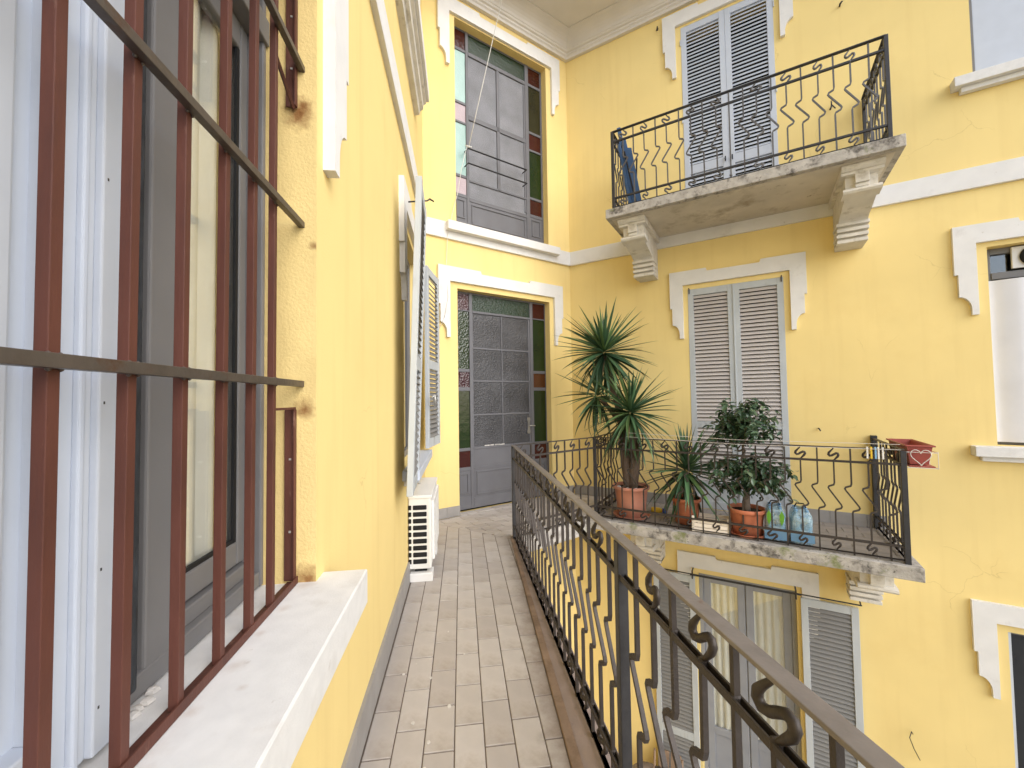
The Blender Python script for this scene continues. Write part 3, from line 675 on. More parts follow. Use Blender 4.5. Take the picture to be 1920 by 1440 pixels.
def curtain(name, fr, x0, x1, y, z0, z1, label, m='curtain', amp=.02, folds=7, par=None):
    b = MB(); k = folds*8
    pts = [(x0+(x1-x0)*i/k, y+amp*math.sin(i/k*folds*2*PI+.6*math.sin(i*.7))) for i in range(k+1)]
    b.add([(*q, z0) for q in pts]+[(*q, z1) for q in pts], [(i, i+1, k+2+i, k+1+i) for i in range(k)])
    me = b.mesh(name, M[m]); o = inst(name, me); o.location = fr.o; o.rotation_euler = (0, 0, fr.a)
    for p in me.polygons: p.use_smooth = True
    return setp(o, label, 'curtain')
curtain('curtain', FR, 1.80, 2.29, .165, -3.95, -.92, 'cream curtain behind the nearer leaf of the ground floor glazed door', folds=6)
curtain('curtain', FR, 2.29, 2.78, .165, -3.95, -.92, 'cream curtain behind the far leaf of the ground floor glazed door, beside the open shutter', folds=6)
C_fix = [o for o in C.objects if o.name.startswith('curtain')]
C_fix[0]['label'] = 'cream curtain behind the glazed door leaf on the walkway railing side'
C_fix[1]['label'] = 'cream curtain in the glazed door leaf nearest the fully visible open shutter'
# iron awning rod over it
AR = thing('awning_rod', 'thin black iron rod across the top of the ground floor glazed door', 'rod', FR, 0, 0, 0)
MB().tube([(1.30, -.17, -.83), (3.40, -.17, -.815)], .008, 8, (0, 0, 1)).build('rod', M['iron_dark'], AR)
MB().tube([(1.66, -.12, -.86), (2.86, -.12, -.848)], .007, 8, (0, 0, 1)).build('rod', M['iron_dark'], AR)
for x in (1.69, 2.81): MB().tube([(x, -.0, -.80), (x, -.13, -.80), (x, -.135, -.90)], .009, 8, (1, 0, 0)).build('hook', M['iron_dark'], AR)
MB().tube([(3.38, -.002, -.68), (3.38, -.05, -.68), (3.39, -.17, -.815)], .007, 8, (1, 0, 0)).build('stay', M['iron_dark'], AR)
MB().tube([(1.28, -.002, -.68), (1.28, -.05, -.68), (1.29, -.17, -.83)], .007, 8, (1, 0, 0)).build('stay', M['iron_dark'], AR)

# ------------------------------------------------------------------ windows of the balcony wall at the edge of the view
def plain_window(fr, x0, x1, z0, z1, label, y=.12, glass='darkglass', transom=None):
    t = thing('window', label, 'window', fr, x0, 0, z0)
    w, h = x1-x0, z1-z0
    b = MB(); f = .06
    b.box(0, f, y, y+.06, 0, h); b.box(w-f, w, y, y+.06, 0, h); b.box(f, w-f, y, y+.06, 0, f); b.box(f, w-f, y, y+.06, h-f, h); b.box(w/2-.04, w/2+.04, y+.001, y+.05, f, h-f)
    if transom: b.box(f, w-f, y-.01, y+.06, transom, transom+.07)
    b.build('frame', M['wframe'], t, .004)
    return t, w, h
W3, w3, h3 = plain_window(FR, 4.53, 5.62, -2.9, -.865, 'dark ground floor window low beside the lower balcony wall')
for a, c in ((.06, .505), (.585, 1.03)): MB().box(a, c, .155, .16, .06, h3-.06).build('pane', G['darkglass'], W3)
MB().box(.002, .022, .01, .12, 0, h3-.002).build('blind_guide', M['shut_blue'], W3)
W2, w2, h2 = plain_window(FR, 4.53, 5.62, .955, 2.955, 'window hung with a white sheet below a small dark fan', transom=1.68)
for a, c in ((.06, .505), (.585, 1.03)):
    MB().box(a, c, .155, .16, .06, 1.68).build('pane', M['glass'], W2); MB().box(a, c, .155, .16, 1.75, h2-.06).build('pane', M['glass'], W2)
b = MB(); b.box(.20, .48, .09, .12, 1.77, 1.985); b.build('fan_plate', M['whitepl'], W2, .004)
b = MB(); b.lathe([(.095, 0), (.10, .012), (.085, .03), (.02, .035)], 24); o = b.build('fan', M['black'], W2, smooth=True, loc=(.345, .088, 1.875)); o.rotation_euler = (PI/2, 0, 0)
curtain('white_sheet', FR, 4.537, 5.61, .075, .985, 2.62, 'white sheet hanging inside the window at the wall edge', 'sheet', amp=.014, folds=4)
W1 = thing('window', 'upper window with its pale blue shutter closed above a stone sill', 'window', FR, 4.50, 0, 4.73)
b = MB(); b.box(.001, .03, .03, .075, 0, 1.885); b.box(1.07, 1.099, .03, .075, 0, 1.885); b.box(.02, 1.08, .072, .09, 0, .05); b.box(.02, 1.08, .072, .09, 1.83, 1.885); b.build('frame', M['wframe'], W1, .003)
for x in (.032, .5515): MB().box(x, x+.516, .04, .07, .002, 1.885).build('shutter', M['shut_blue'], W1, .003)

# ------------------------------------------------------------------ the coloured glass door and the stair window
def glazed(t, y, bars, panes, panels, fm='doorgrey', x0=0, z0=0):
    """bars and panels as one painted frame; every pane its own"""
    b = MB()
    for a, c, d, e, pr in bars: b.box(a-x0, c-x0, y-pr, y+.03, d-z0, e-z0)
    b.build('frame', M[fm], t, .003, seg=1)
    for a, c, d, e, g_ in panes: MB().box(a-x0, c-x0, y+.004, y+.010, d-z0, e-z0).build('pane', G[g_], t)
    for a, c, d, e in panels:
        p = MB().box(a-x0, c-x0, y-.004, y+.02, d-z0, e-z0).build('panel', M[fm], t, .002, seg=1)
        w = .022; i = .03
        if c-a > .1:
            b = MB(); A, Cc, D_, E2 = a-x0+i, c-x0-i, d-z0+i, e-z0-i
            b.box(A, Cc, y-.016, y-.003, D_, D_+w); b.box(A, Cc, y-.016, y-.003, E2-w, E2); b.box(A, A+w, y-.0155, y-.003, D_+w, E2-w); b.box(Cc-w, Cc, y-.0155, y-.003, D_+w, E2-w)
            b.build('moulding', M[fm], p, .004)
x0 = -1.985
SD = thing('coloured_glass_door', 'grey stair door with frosted panes and coloured glass borders', 'door', FD, x0, 0, .03)
Y = .12
XL, XR, m1, m2, m3, m4, mc = -1.985, -.43, -1.756, -1.708, -.729, -.674, -1.229
bars = [(m1, m2, .03, 2.95, .012), (m3, m4, .03, 2.95, .012), (XL, XL+.03, .03, 2.95, .01), (XR-.012, XR, .03, 2.95, .01), (XL, XR, 2.925, 2.95, .008),
        (m2, m3, 2.672, 2.702, .014), (mc-.009, mc+.009, .844, 2.67, .006), (m2, m2+.012, .17, 2.67, .004), (m3-.03, m3, .17, 2.67, .004)]
for z in (2.19, 1.74, 1.277): bars.append((m2, m3, z-.012, z+.012, .0055))
bars += [(m2, m3, .811, .846, .010), (m2, m3, .546, .579, .010), (m2, m3, .03, .168, .012)]
for a, c in ((XL, m1), (m4, XR)):
    for z0_, z1_ in ((2.685, 2.70), (1.861, 1.903), (1.606, 1.654), (.80, .84), (.537, .584), (.03, .203)): bars.append((a, c, z0_, z1_, .009))
panes = [(m2, m3, 2.70, 2.93, 'greenmid')]
for z0_, z1_ in ((2.2, 2.675), (1.75, 2.18), (1.287, 1.73), (.84, 1.267)): panes += [(m2, mc, z0_, z1_, 'frost'), (mc, m3-.02, z0_, z1_, 'frost')]
panes += [(XL+.02, m1, 2.70, 2.93, 'purple'), (XL+.02, m1, 1.9, 2.69, 'greentex'), (XL+.02, m1, 1.65, 1.865, 'purple'), (XL+.02, m1, .835, 1.61, 'moss'), (XL+.02, m1, .58, .805, 'red')]
panes += [(m4, XR-.01, 2.70, 2.93, 'red'), (m4, XR-.01, 1.9, 2.69, 'moss'), (m4, XR-.01, 1.65, 1.865, 'amber'), (m4, XR-.01, .835, 1.61, 'moss'), (m4, XR-.01, .58, .805, 'red')]
glazed(SD, Y, bars, panes, [(m2+.012, m3-.03, .168, .546), (XL+.03, m1, .203, .537), (m4, XR-.012, .203, .537)], x0=x0, z0=.03)
MB().box(m2+.012-x0, m3-.03-x0, Y-.002, Y+.02, .579-.03, .811-.03).build('panel', M['doorgrey'], SD, .002)
b = MB(); b.prism([(-.022, -.12), (.022, -.12), (.03, -.09), (.02, -.05), (.018, .05), (.03, .09), (.022, .12), (-.022, .12), (-.03, .09), (-.018, .05), (-.02, -.05), (-.03, -.09)], -.004, .0)
hp = b.build('lock_plate', M['brass'], SD, .001, loc=(-.775-x0, Y-.006, 1.09-.03))
MB().tube([(.0, -.002, 0), (0, -.04, 0), (.012, -.045, 0), (.085, -.043, -.004)], .007, 8, (0, 0, 1)).build('handle', M['silver'], hp, smooth=True)
b = MB()
for k in range(7):
    x = m2+.03+rnd.random()*.4; w = rnd.uniform(.03, .10)
    b.box(x-x0, x+w-x0, Y-.013, Y-.011, .846-.032+rnd.uniform(0, .004), .846-.022+rnd.uniform(.0, .006))
b.build('paint_chips', M['putty'], SD)['kind'] = 'stuff'

SW = thing('stair_window', 'tall stair window with coloured border panes and two black guard rods', 'window', FD, -1.99, 0, 3.79)
XL, XR, m1, m2, m3, m4, mc = -1.99, -.425, -1.768, -1.725, -.748, -.684, -1.238
bars = [(m1, m2, 3.79, 6.62, .012), (m3, m4, 3.79, 6.62, .012), (XL, XL+.028, 3.79, 6.62, .01), (XR-.03, XR, 3.79, 6.62, .01), (XL, XR, 6.595, 6.62, .008),
        (m2, m3, 6.288, 6.342, .014), (mc-.026, mc+.026, 4.50, 6.29, .012), (m2, m3, 5.374, 5.442, .012), (m2, m3, 4.499, 4.526, .012), (m2, m3, 4.219, 4.272, .012), (m2, m3, 3.79, 3.874, .012), (m3-.03, m3, 4.3, 6.3, .006)]
for a, c in ((XL, m1), (m4, XR)):
    for z0_, z1_ in ((6.305, 6.345), (5.555, 5.592), (5.281, 5.312), (4.527, 4.565), (4.25, 4.297), (3.79, 3.928)): bars.append((a, c, z0_, z1_, .009))
panes = [(m2, m3, 6.335, 6.60, 'greenmid'), (m2, m3, 4.265, 4.505, 'frost_up')]
for z0_, z1_ in ((5.43, 6.3), (4.52, 5.38)): panes += [(m2, mc, z0_, z1_, 'frost_up'), (mc, m3-.02, z0_, z1_, 'frost_up')]
panes += [(XL+.02, m1, a, c, k) for a, c, k in ((6.34, 6.6, 'red'), (5.585, 6.31, 'teal'), (5.305, 5.56, 'pink'), (4.56, 5.285, 'teal'), (4.29, 4.53, 'pink'))]
panes += [(m4, XR-.02, a, c, k) for a, c, k in ((6.34, 6.6, 'red'), (5.585, 6.31, 'olive'), (5.305, 5.56, 'red'), (4.56, 5.285, 'moss'), (4.29, 4.53, 'red'))]
glazed(SW, .12, bars, panes, [(m2, m3, 3.874, 4.219), (XL+.028, m1, 3.928, 4.25), (m4, XR-.03, 3.928, 4.25)], x0=-1.99, z0=3.79)
for z in (4.886, 4.682):
    MB().tube([(-1.80+1.99, .105, z-3.79), (-1.80+1.99, -.0, z-3.79), (-.82+1.99, -.0, z-3.79), (-.82+1.99, .105, z-3.79)], .009, 8, (0, 0, 1)).build('guard_rod', M['iron_dark'], SW)

# ------------------------------------------------------------------ barred window beside the camera
BW = thing('barred_window', 'near window with grey frame and pale blue shutter behind rusty bars', 'window', FL, 0, 0, 0)
ZB, ZT = .95, 2.94
b = MB()
yf = .15
b.box(-1.303, -1.283, yf, yf+.07, ZB+.0, ZT); b.box(-1.324, -1.303, yf+.016, yf+.07, ZB+.0, ZT)
b.box(-1.82, -1.303, yf+.003, yf+.07, ZB, ZB+.045); b.box(-1.82, -1.324, yf+.022, yf+.07, ZB+.045, ZB+.085)
b.box(-2.37, -1.283, yf-.01, yf+.08, 2.62, 2.70)
b.build('frame', M['wframe'], BW, .004)
sh = MB()
sh.box(-1.757, -1.680, yf+.005, yf+.06, ZB+.03, 2.62); sh.box(-1.372, -1.334, yf+.035, yf+.07, ZB+.09, 2.62); sh.box(-1.68, -1.372, yf+.036, yf+.07, ZB+.09, ZB+.155); sh.box(-1.68, -1.372, yf+.036, yf+.07, 2.54, 2.62)
so = sh.build('sash', M['wframe'], BW, .005, loc=(.010, 0, 0))
MB().box(-1.681, -1.371, yf+.048, yf+.052, ZB+.155, 2.54).build('pane', M['glass'], so)
b = MB(); b.box(-1.384, -1.372, yf+.039, yf+.047, ZB+.155, 2.54); b.box(-1.68, -1.384, yf+.040, yf+.047, ZB+.155, ZB+.165); b.build('gasket', M['black'], so)
MB().box(-1.84, -1.768, yf-.0, yf+.07, ZB+.02, 2.62).build('brush_seal', M['gasket'], BW, .006)
MB().box(-1.775, -1.757, yf+.04, yf+.07, ZB+.02, 2.62).build('gasket', M['black'], BW)
b = MB()
for k in range(6):
    x = -1.85+.021*k+rnd.uniform(-.01, .01); b.lathe([(.001, 0), (.013, .003), (.010, .009), (.001, .011)], 5, (x, yf-.012+rnd.uniform(-.01, .01), ZB-.006))
b.build('mortar_crumbs', M['putty'], BW)['kind'] = 'stuff'
# pale blue leaf on the near half
lf = MB(); yl = .112
lf.box(-1.925, -1.866, yl, yl+.045, ZB+.012, 2.62); lf.box(-1.942, -1.925, yl+.010, yl+.045, ZB+.012, 2.62); lf.box(-1.953, -1.942, yl+.004, yl+.045, ZB+.012, 2.62)
lf.box(-1.998, -1.953, yl+.012, yl+.045, ZB+.012, 2.62)
lf.box(-2.006, -1.998, yl, yl+.045, ZB+.012, 2.62); lf.box(-2.37, -2.006, yl, yl+.045, ZB+.012, ZB+.10); lf.box(-2.37, -2.006, yl, yl+.045, 2.5, 2.62); lf.box(-2.37, -2.30, yl, yl+.045, ZB+.1, 2.5)
lo = lf.build('shutter', M['shut_blue'], BW, .003, loc=(.014, 0, 0))
MB().box(-2.30, -2.006, yl+.03, yl+.042, ZB+.1, 2.5).build('panel', M['shut_blue'], lo)
MB().box(-2.27, -2.036, yl+.016, yl+.031, ZB+.13, 2.47).build('panel', M['shut_blue'], lo, .006)
b = MB()
for z in (1.03, 1.24, 1.50, 1.86): b.lathe([(.0008, 0), (.0022, .0004), (.0008, .0008)], 8, (0, 0, 0)) if False else b.box(-1.917, -1.9145, yl-.0006, yl+.001, z, z+.0045)
b.build('nail', M['iron_dark'], lo)
curtain('curtain', FL, -1.74, -1.40, .232, .98, 2.6, 'cream curtain just inside the barred window', amp=.014, folds=4)
bc = MB(); bc.tube([(-1.672, yf-.004, 1.62), (-1.668, yf-.01, 1.45), (-1.671, yf-.008, 1.30), (-1.676, yf-.002, 1.17)], [.002, .005, .005, .001], 6, (0, 1, 0)); 
o = bc.build('cable_end', M['black'], None, smooth=True); o.location = FL.o; o.rotation_euler = (0, 0, FL.a); setp(o, 'loose black strip hanging on the grey sash of the barred window', 'strip')

GR = thing('window_grille', 'rusty red brown iron grille of square bars across the near window', 'window grille', FL, 0, 0, 0)
yg = .062
for x in (-2.172, -2.050, -1.928, -1.805, -1.678, -1.557, -1.441, -2.29):
    MB().box(-.0083, .0083, -.0083, .0083, 0, 1.99).build('bar', M['rust'], GR, .001, loc=(x, yg+rnd.uniform(-.001, .001), .955)).rotation_euler = (rnd.uniform(-.001, .001), .004 if x > -1.95 else .001, rnd.uniform(-.03, .03))
for z, dz in ((1.554, -.006), (2.056, 0), (2.56, 0)):
    MB().box(-2.40, -1.276, yg-.0265, yg-.0088, -.0092, .0092).build('cross_bar', M['flatbar'], GR, .001, loc=(0, 0, z))
b = MB()
for z in (1.554, 2.056):
    for x in (-2.172, -2.050, -1.926, -1.802, -1.675, -1.554, -1.438):
        for dx in (-.008, .008):
            for k in range(2): b.lathe([(.0005, -.003), (.0032, -.001), (.0028, .002), (.0005, .0035)], 6, (x+dx, yg-.0085+rnd.uniform(-.001, .001), z+(.0095 if k else -.0095)))
b.build('weld', M['flatbar'], GR, smooth=True)['kind'] = 'stuff'
b = MB(); b.box(-2.40, -1.286, yg-.012, yg-.008, .947, .968); b.box(-2.40, -1.286, yg-.008, yg+.02, .947, .952); b.build('bottom_rail', M['rust'], GR, .0008)
b = MB(); b.box(-1.302, -1.285, yg-.006, yg-.002, .955, 1.475); b.box(-1.289, -1.285, yg-.002, yg+.028, .955, 1.475); b.box(-1.447, -1.285, yg-.004, yg+.0, 1.475, 1.482); b.build('side_bracket', M['rust'], GR, .0006)
b = MB(); b.box(-1.302, -1.285, yg-.006, yg-.002, 2.43, 2.94); b.box(-1.289, -1.285, yg-.002, yg+.028, 2.43, 2.94); b.tube([(-1.44, yg, 2.49), (-1.29, yg+.004, 2.425)], .006, 4, (0, 1, 0)); b.build('side_bracket', M['rust'], GR, 0)
b = MB()
for z in (1.10, 1.32, 2.55, 2.72): b.box(-1.2915, -1.289, yg+.008, yg+.014, z, z+.006)
b.build('screw', M['silver'], GR)

# ------------------------------------------------------------------ far window of the walkway wall: two open louvred leaves
FW = thing('window', 'far window on the walkway wall with both louvred shutters swung open above the cooler', 'window', FL, .70, 0, .96)
b = MB(); b.box(0, .06, .08, .14, 0, 1.98); b.box(1.03, 1.09, .08, .14, 0, 1.98); b.box(.06, 1.03, .08, .14, 1.92, 1.98); b.box(.06, 1.03, .08, .14, 0, .06); b.box(.51, .58, .081, .14, .06, 1.92); b.build('frame', M['wframe'], FW, .004)
for a, c in ((.06, .51), (.58, 1.03)): MB().box(a, c, .105, .11, .06, 1.92).build('pane', G['darkglass'], FW)
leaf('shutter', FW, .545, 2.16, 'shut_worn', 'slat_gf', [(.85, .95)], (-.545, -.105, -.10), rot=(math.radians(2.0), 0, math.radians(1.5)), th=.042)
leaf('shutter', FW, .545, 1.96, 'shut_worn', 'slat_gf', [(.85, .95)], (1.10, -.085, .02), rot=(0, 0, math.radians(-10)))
MB().tube([(1.02, -.14, .55), (1.03, -.17, .58), (1.07, -.175, .47)], .014, 8, (0, 1, 0)).build('shutter_catch', M['silver'], FW, smooth=True)
UW = thing('window', 'high window of the walkway wall above the moulded ledge', 'window', FL, .70, 0, 4.72)
b = MB(); b.box(0, .06, .08, .14, 0, 1.88); b.box(1.03, 1.09, .08, .14, 0, 1.88); b.box(.06, 1.03, .08, .14, 0, .06); b.box(.51, .58, .081, .14, .06, 1.8); b.build('frame', M['wframe'], UW, .004)
leaf('shutter', UW, .54, 1.88, 'shut_blue', 'shut_blue', [(.85, .95)], (-.545, -.09, .0), rot=(0, 0, math.radians(1)))

# ------------------------------------------------------------------ air conditioner
AC = thing('air_conditioner', 'white air conditioner outdoor unit low on the walkway wall', 'air conditioner', FL, .87, 0, 0)
b = MB(); b.box(0, .78, -.19, -.004, .10, .685); b.build('casing', M['acwhite'], AC, .012, seg=3)
MB().box(-.008, .79, -.198, -.004, .678, .705).build('lid', M['acwhite'], AC, .006)
sl = MB().box(-.0035, .002, -.056, .056, -.0185, .0185).mesh('slot', M['black'], .006); sl2 = MB().box(-.0035, .002, -.012, .012, -.0185, .0185).mesh('slot', M['black'], .004)
for k in range(9):
    inst('slot', sl, AC, (.0, -.098, .165+.055*k)); inst('slot', sl2, AC, (.0, -.017, .165+.055*k))
# raised web between the slots
b = MB(); b.box(-.004, .001, -.186, -.164, .12, .67); b.build('side_rail', M['acwhite'], AC, .002)
b = MB(); b.box(.06, .74, -.212, -.188, .15, .64); b.build('fan_panel', M['acwhite'], AC, .010, seg=3)
for k in range(9): MB().box(.12, .62, -.217, -.2115, .19+.048*k, .20+.048*k).build('grille_bar', M['acwhite'], AC, .001)
for x in (.04, .62): MB().box(x-.05, x+.08, -.20, -.015, 0.0, .07).build('foot', M['whitepl'], AC, .006)
for x in (.06, .7): MB().box(x-.02, x+.02, -.15, -.05, .068, .101).build('rubber_pad', M['black'], AC, .004)
MB().tube([(.5, -.05, .70), (.42, -.03, .76), (.3, -.02, .80), (.12, -.012, .86), (.06, -.01, .95)], .012, 8, (0, 1, 0)).build('pipe', M['whitepl'], AC, smooth=True)

# ------------------------------------------------------------------ potted plants
def blade(L, w, bend, m, fold=.25, nseg=9):
    """sword leaf along +x, folded along its midrib, bending down by `bend` radians over its length"""
    b = MB(); x = z = 0; th = 0; pts = []
    for i in range(nseg+1):
        t = i/nseg; pts.append((x, z, th, t)); th = bend*t*t*1.0
        x += L/nseg*math.cos(th); z -= L/nseg*math.sin(th)
    for x, z, th, t in pts:
        ww = w*(.45+.55*min(1, t/.22))*(1-max(0, (t-.35)/.65)**1.6)
        ww = max(ww, .0008); lift = ww*fold
        nx, nz = math.sin(th), math.cos(th)
        b.v += [(x+nx*lift, -ww/2, z+nz*lift), (x, 0, z), (x+nx*lift, ww/2, z+nz*lift)]
    for i in range(nseg):
        for j in range(2): b.f.append((i*3+j, i*3+j+1, (i+1)*3+j+1, (i+1)*3+j)); b.m.append(0)
    return b.mesh('leaf', m, smooth=True)
BL = {(k, j): blade(1.0, wd, bd, M['leaf'][k]) for k in range(3) for j, (bd, wd) in enumerate(((.06, .062), (.25, .068), (.6, .072), (1.3, .072)))}
DRY = [blade(1.0, .06, 2.2, M['dryleaf']), blade(1.0, .05, 1.2, M['dryleaf'])]
def rosette(par, c, n, L, lo=-70, hi=86, tilt=(0, 0), dry=6, bright=.2, r=random.Random(3), squash=1):
    R0 = Matrix.Rotation(tilt[0], 3, 'X') @ Matrix.Rotation(tilt[1], 3, 'Y')
    for i in range(n):
        t = (i+.5)/n
        el = math.radians(hi+(lo-hi)*t**.9+r.uniform(-8, 8)); az = i*2.39996+r.uniform(-.25, .25)
        k = 2 if r.random() < bright*(1-t)*1.6 else (1 if r.random() < .6-.35*t else 0)
        j = 0 if t < .25 else r.choice((0, 1)) if t < .5 else r.choice((1, 1, 2)) if t < .75 else r.choice((1, 2, 3))
        l_ = L*r.uniform(.82, 1.12)*(.78 if t < .12 else 1)
        d = R0 @ Vector((math.cos(az)*math.cos(el), math.sin(az)*math.cos(el), math.sin(el)))
        xax = d; yax = Vector((0, 0, 1)).cross(xax)
        if yax.length < .05: yax = Vector((0, 1, 0))
        yax.normalize(); zax = xax.cross(yax)
        mt = Matrix((xax, yax, zax)).transposed().to_4x4(); mt = mt @ Matrix.Rotation(r.uniform(-.5, .5), 4, 'X')
        o = inst('leaf', BL[k, j], par); o.location = Vector(c)+Vector((0, 0, -.10*t))+d*.015; o.rotation_euler = mt.to_euler(); o.scale = (l_, l_*1.0, l_)
    for i in range(dry):
        az = r.uniform(0, 2*PI); o = inst('leaf', r.choice(DRY), par, label='dry brown leaf'); o.location = Vector(c)+Vector((0, 0, -.13)); o.rotation_euler = (r.uniform(-.4, .4), r.uniform(.5, 1.0), az); q = L*r.uniform(.5, .8); o.scale = (q, q, q)
def pot(par, r, h, m='terracotta', saucer=True, rim=.03, c=(0, 0), z=.015):
    b = MB(); b.lathe([(r*.74, 0), (r*.80, h*.45), (r*.885, h-rim*1.6), (r*.90, h-rim*1.5), (r*.97, h-rim*1.35), (r, h-rim), (r, h-.006), (r*.985, h), (r*.93, h), (r*.90, h-.02), (r*.88, h-.05)], 40, (*c, z))
    b.build('pot', M[m], par, smooth=False)
    for p in par.children[-1].data.polygons: p.use_smooth = abs(p.normal.z) < .6
    b = MB(); b.lathe([(.001, h-.035), (r*.5, h-.03), (r*.9, h-.04)], 24, (*c, z), cap=False); b.build('soil', M['soil'], par, smooth=True)
    if saucer:
        b = MB(); b.lathe([(r*.80, .0), (r*.92, .004), (r*1.0, .03), (r*.985, .032), (r*.90, .012), (.001, .010)], 36, (*c, 0)); b.build('saucer', M[m], par)
def FRr(x, y): return FR.p(x, y, .004)
YU = thing('potted_plant', 'tall yucca with two spiky heads in a wide pale terracotta pot', 'potted plant', FR, 1.10, -.80, .004)
pot(YU, .225, .37, 'pink_pot')
b = MB(); b.tube([(-.01, 0, .30), (-.02, .0, .45), (-.055, .01, .66), (-.075, .015, .90), (-.10, .02, 1.20), (-.17, .03, 1.48), (-.27, .04, 1.76), (-.31, .04, 2.02)], [.085, .075, .066, .060, .052, .045, .04, .034], 12, (0, 1, 0)); b.build('trunk', M['bark'], YU, smooth=True)
b = MB(); b.tube([(.01, -.01, .32), (.055, -.03, .55), (.085, -.04, .80), (.075, -.05, 1.05), (.045, -.06, 1.24)], [.07, .062, .054, .046, .036], 12, (0, 1, 0)); b.build('trunk', M['bark'], YU, smooth=True)
b = MB(); b.tube([(-.10, .03, 1.12), (-.24, .07, 1.30), (-.40, .08, 1.48)], [.035, .028, .022], 10, (0, 1, 0)); b.build('branch', M['bark'], YU, smooth=True)
r1 = random.Random(11)
rosette(YU, (-.32, .04, 2.13), 140, .64, -68, 86, (0, -.06), 10, .25, r1)
rosette(YU, (.035, -.07, 1.34), 140, .63, -74, 84, (.05, .12), 14, .3, r1)
rosette(YU, (-.45, .10, 1.56), 56, .58, -70, 80, (.0, -.35), 6, .15, r1)
for q in ((.09, -.12, .345), (-.13, -.08, .345), (.0, -.16, .345)):
    MB().lathe([(.001, 0), (.026, .008), (.028, .02), (.012, .034), (.001, .036)], 10, q).build('pebble', M['putty'], YU, smooth=True)
for k in range(9):
    a = r1.uniform(0, 2*PI); x = .09*math.cos(a)-.05; y = .09*math.sin(a)
    MB().tube([(x*.6, y*.6, 1.1), (x*2.0, y*2.0, .95-.1*r1.random()), (x*2.8+r1.uniform(-.05, .05), y*2.6, .70-.15*r1.random())], [.006, .004, .002], 5, (0, 1, 0)).build('dry_stalk', M['dryleaf'], YU)
Y2 = thing('potted_plant', 'small drooping yucca in a terracotta pot beside the wooden crate', 'potted plant', FR, 1.74, -.80, .004)
pot(Y2, .165, .29, 'terracotta', False)
b = MB(); b.tube([(0, 0, .22), (.01, 0, .36), (.0, 0, .52), (.01, 0, .60)], [.04, .036, .032, .026], 10, (0, 1, 0)); b.build('trunk', M['bark'], Y2, smooth=True)
rosette(Y2, (.01, 0, .66), 80, .62, -76, 84, (0, .05), 4, .1, random.Random(5))
FI = thing('potted_plant', 'leafy ficus with two rounded clumps in a terracotta pot', 'potted plant', FR, 2.36, -.90, .004)
pot(FI, .185, .27, 'terracotta')
b = MB(); b.tube([(0, 0, .2), (.0, 0, .36), (.015, 0, .55), (-.01, .01, .85), (-.02, .02, 1.1), (-.03, .02, 1.35)], [.045, .036, .024, .017, .012, .006], 10, (0, 1, 0)); b.build('trunk', M['twig'], FI, smooth=True)
def oval(L, w, m, cup=.25):
    b = MB(); n_ = 6
    for i in range(n_+1):
        t = i/n_; ww = w*math.sin(PI*min(1, max(.02, t*.98+.01)))**.75; x = L*t; z = -.25*L*t*t
        b.v += [(x, -ww/2, z+ww*cup), (x, 0, z), (x, ww/2, z+ww*cup)]
    for i in range(n_):
        for j in range(2): b.f.append((i*3+j, i*3+j+1, (i+1)*3+j+1, (i+1)*3+j)); b.m.append(0)
    return b.mesh('leaf', m, smooth=True)
OV = [oval(1, .46, M['ficus'][k]) for k in range(3)]
r2 = random.Random(21); left = 300
twigs = []
for k in range(56):
    up = k < 26
    if up: base = Vector((-.02, .01, r2.uniform(.9, 1.25))); tip = Vector((max(-.30, min(.27, r2.gauss(-.01, .17))), max(-.25, min(.25, r2.gauss(0, .14))), r2.uniform(.92, 1.47)))
    else: base = Vector((.0, .0, r2.uniform(.42, .85))); tip = Vector((r2.uniform(-.36, .42), r2.gauss(0, .14), r2.uniform(.38, .88)))
    if k == 0: tip = Vector((-.28, -.05, 1.20))
    if k == 27: tip = Vector((.40, -.05, .76))
    if k == 28: tip = Vector((.40, .05, .66))
    m_ = base.lerp(tip, .5)+Vector((0, 0, .05))
    twigs.append((base, m_, tip))
    MB().tube([base, m_, tip], [.006, .004, .002], 5, (0, 1, 0)).build('branch', M['twig'], FI)
for i in range(left):
    base, m_, tip = twigs[i % len(twigs)]; t = r2.uniform(.25, 1.03)
    p = base.lerp(m_, t*2) if t < .5 else m_.lerp(tip, t*2-1)
    az = r2.uniform(0, 2*PI); el = r2.uniform(-.9, .5); s_ = r2.uniform(.075, .105)
    k = r2.choices((0, 1, 2), (5, 5, 2 if p.z > .9 else .6))[0]
    o = inst('leaf', OV[k], FI, p, rot=(r2.uniform(-.7, .7), -el, az)); o.scale = (s_, s_, s_)
# the rest of the foliage, too small to pick apart
b = MB()
for i in range(1500):
    base, m_, tip = twigs[i % len(twigs)]; t = r2.uniform(.2, 1.0)
    p = base.lerp(m_, t*2) if t < .5 else m_.lerp(tip, t*2-1)
    mtx = Matrix.Translation(p+Vector((r2.gauss(0, .035), r2.gauss(0, .035), r2.gauss(0, .03)))) @ Matrix.Rotation(r2.uniform(0, 2*PI), 4, 'Z') @ Matrix.Rotation(r2.uniform(-.4, .9), 4, 'Y') @ Matrix.Rotation(r2.uniform(-.7, .7), 4, 'X') @ Matrix.Scale(r2.uniform(.06, .092), 4)
    src = OV[0]; b.add([mtx @ v.co for v in src.vertices], [tuple(q.vertices) for q in src.polygons], r2.choices((0, 1, 2), (6, 4, 1))[0])
o = b.build('small_leaves', [M['ficus'][0], M['ficus'][1], M['ficus'][2]], FI, smooth=True); o['kind'] = 'stuff'

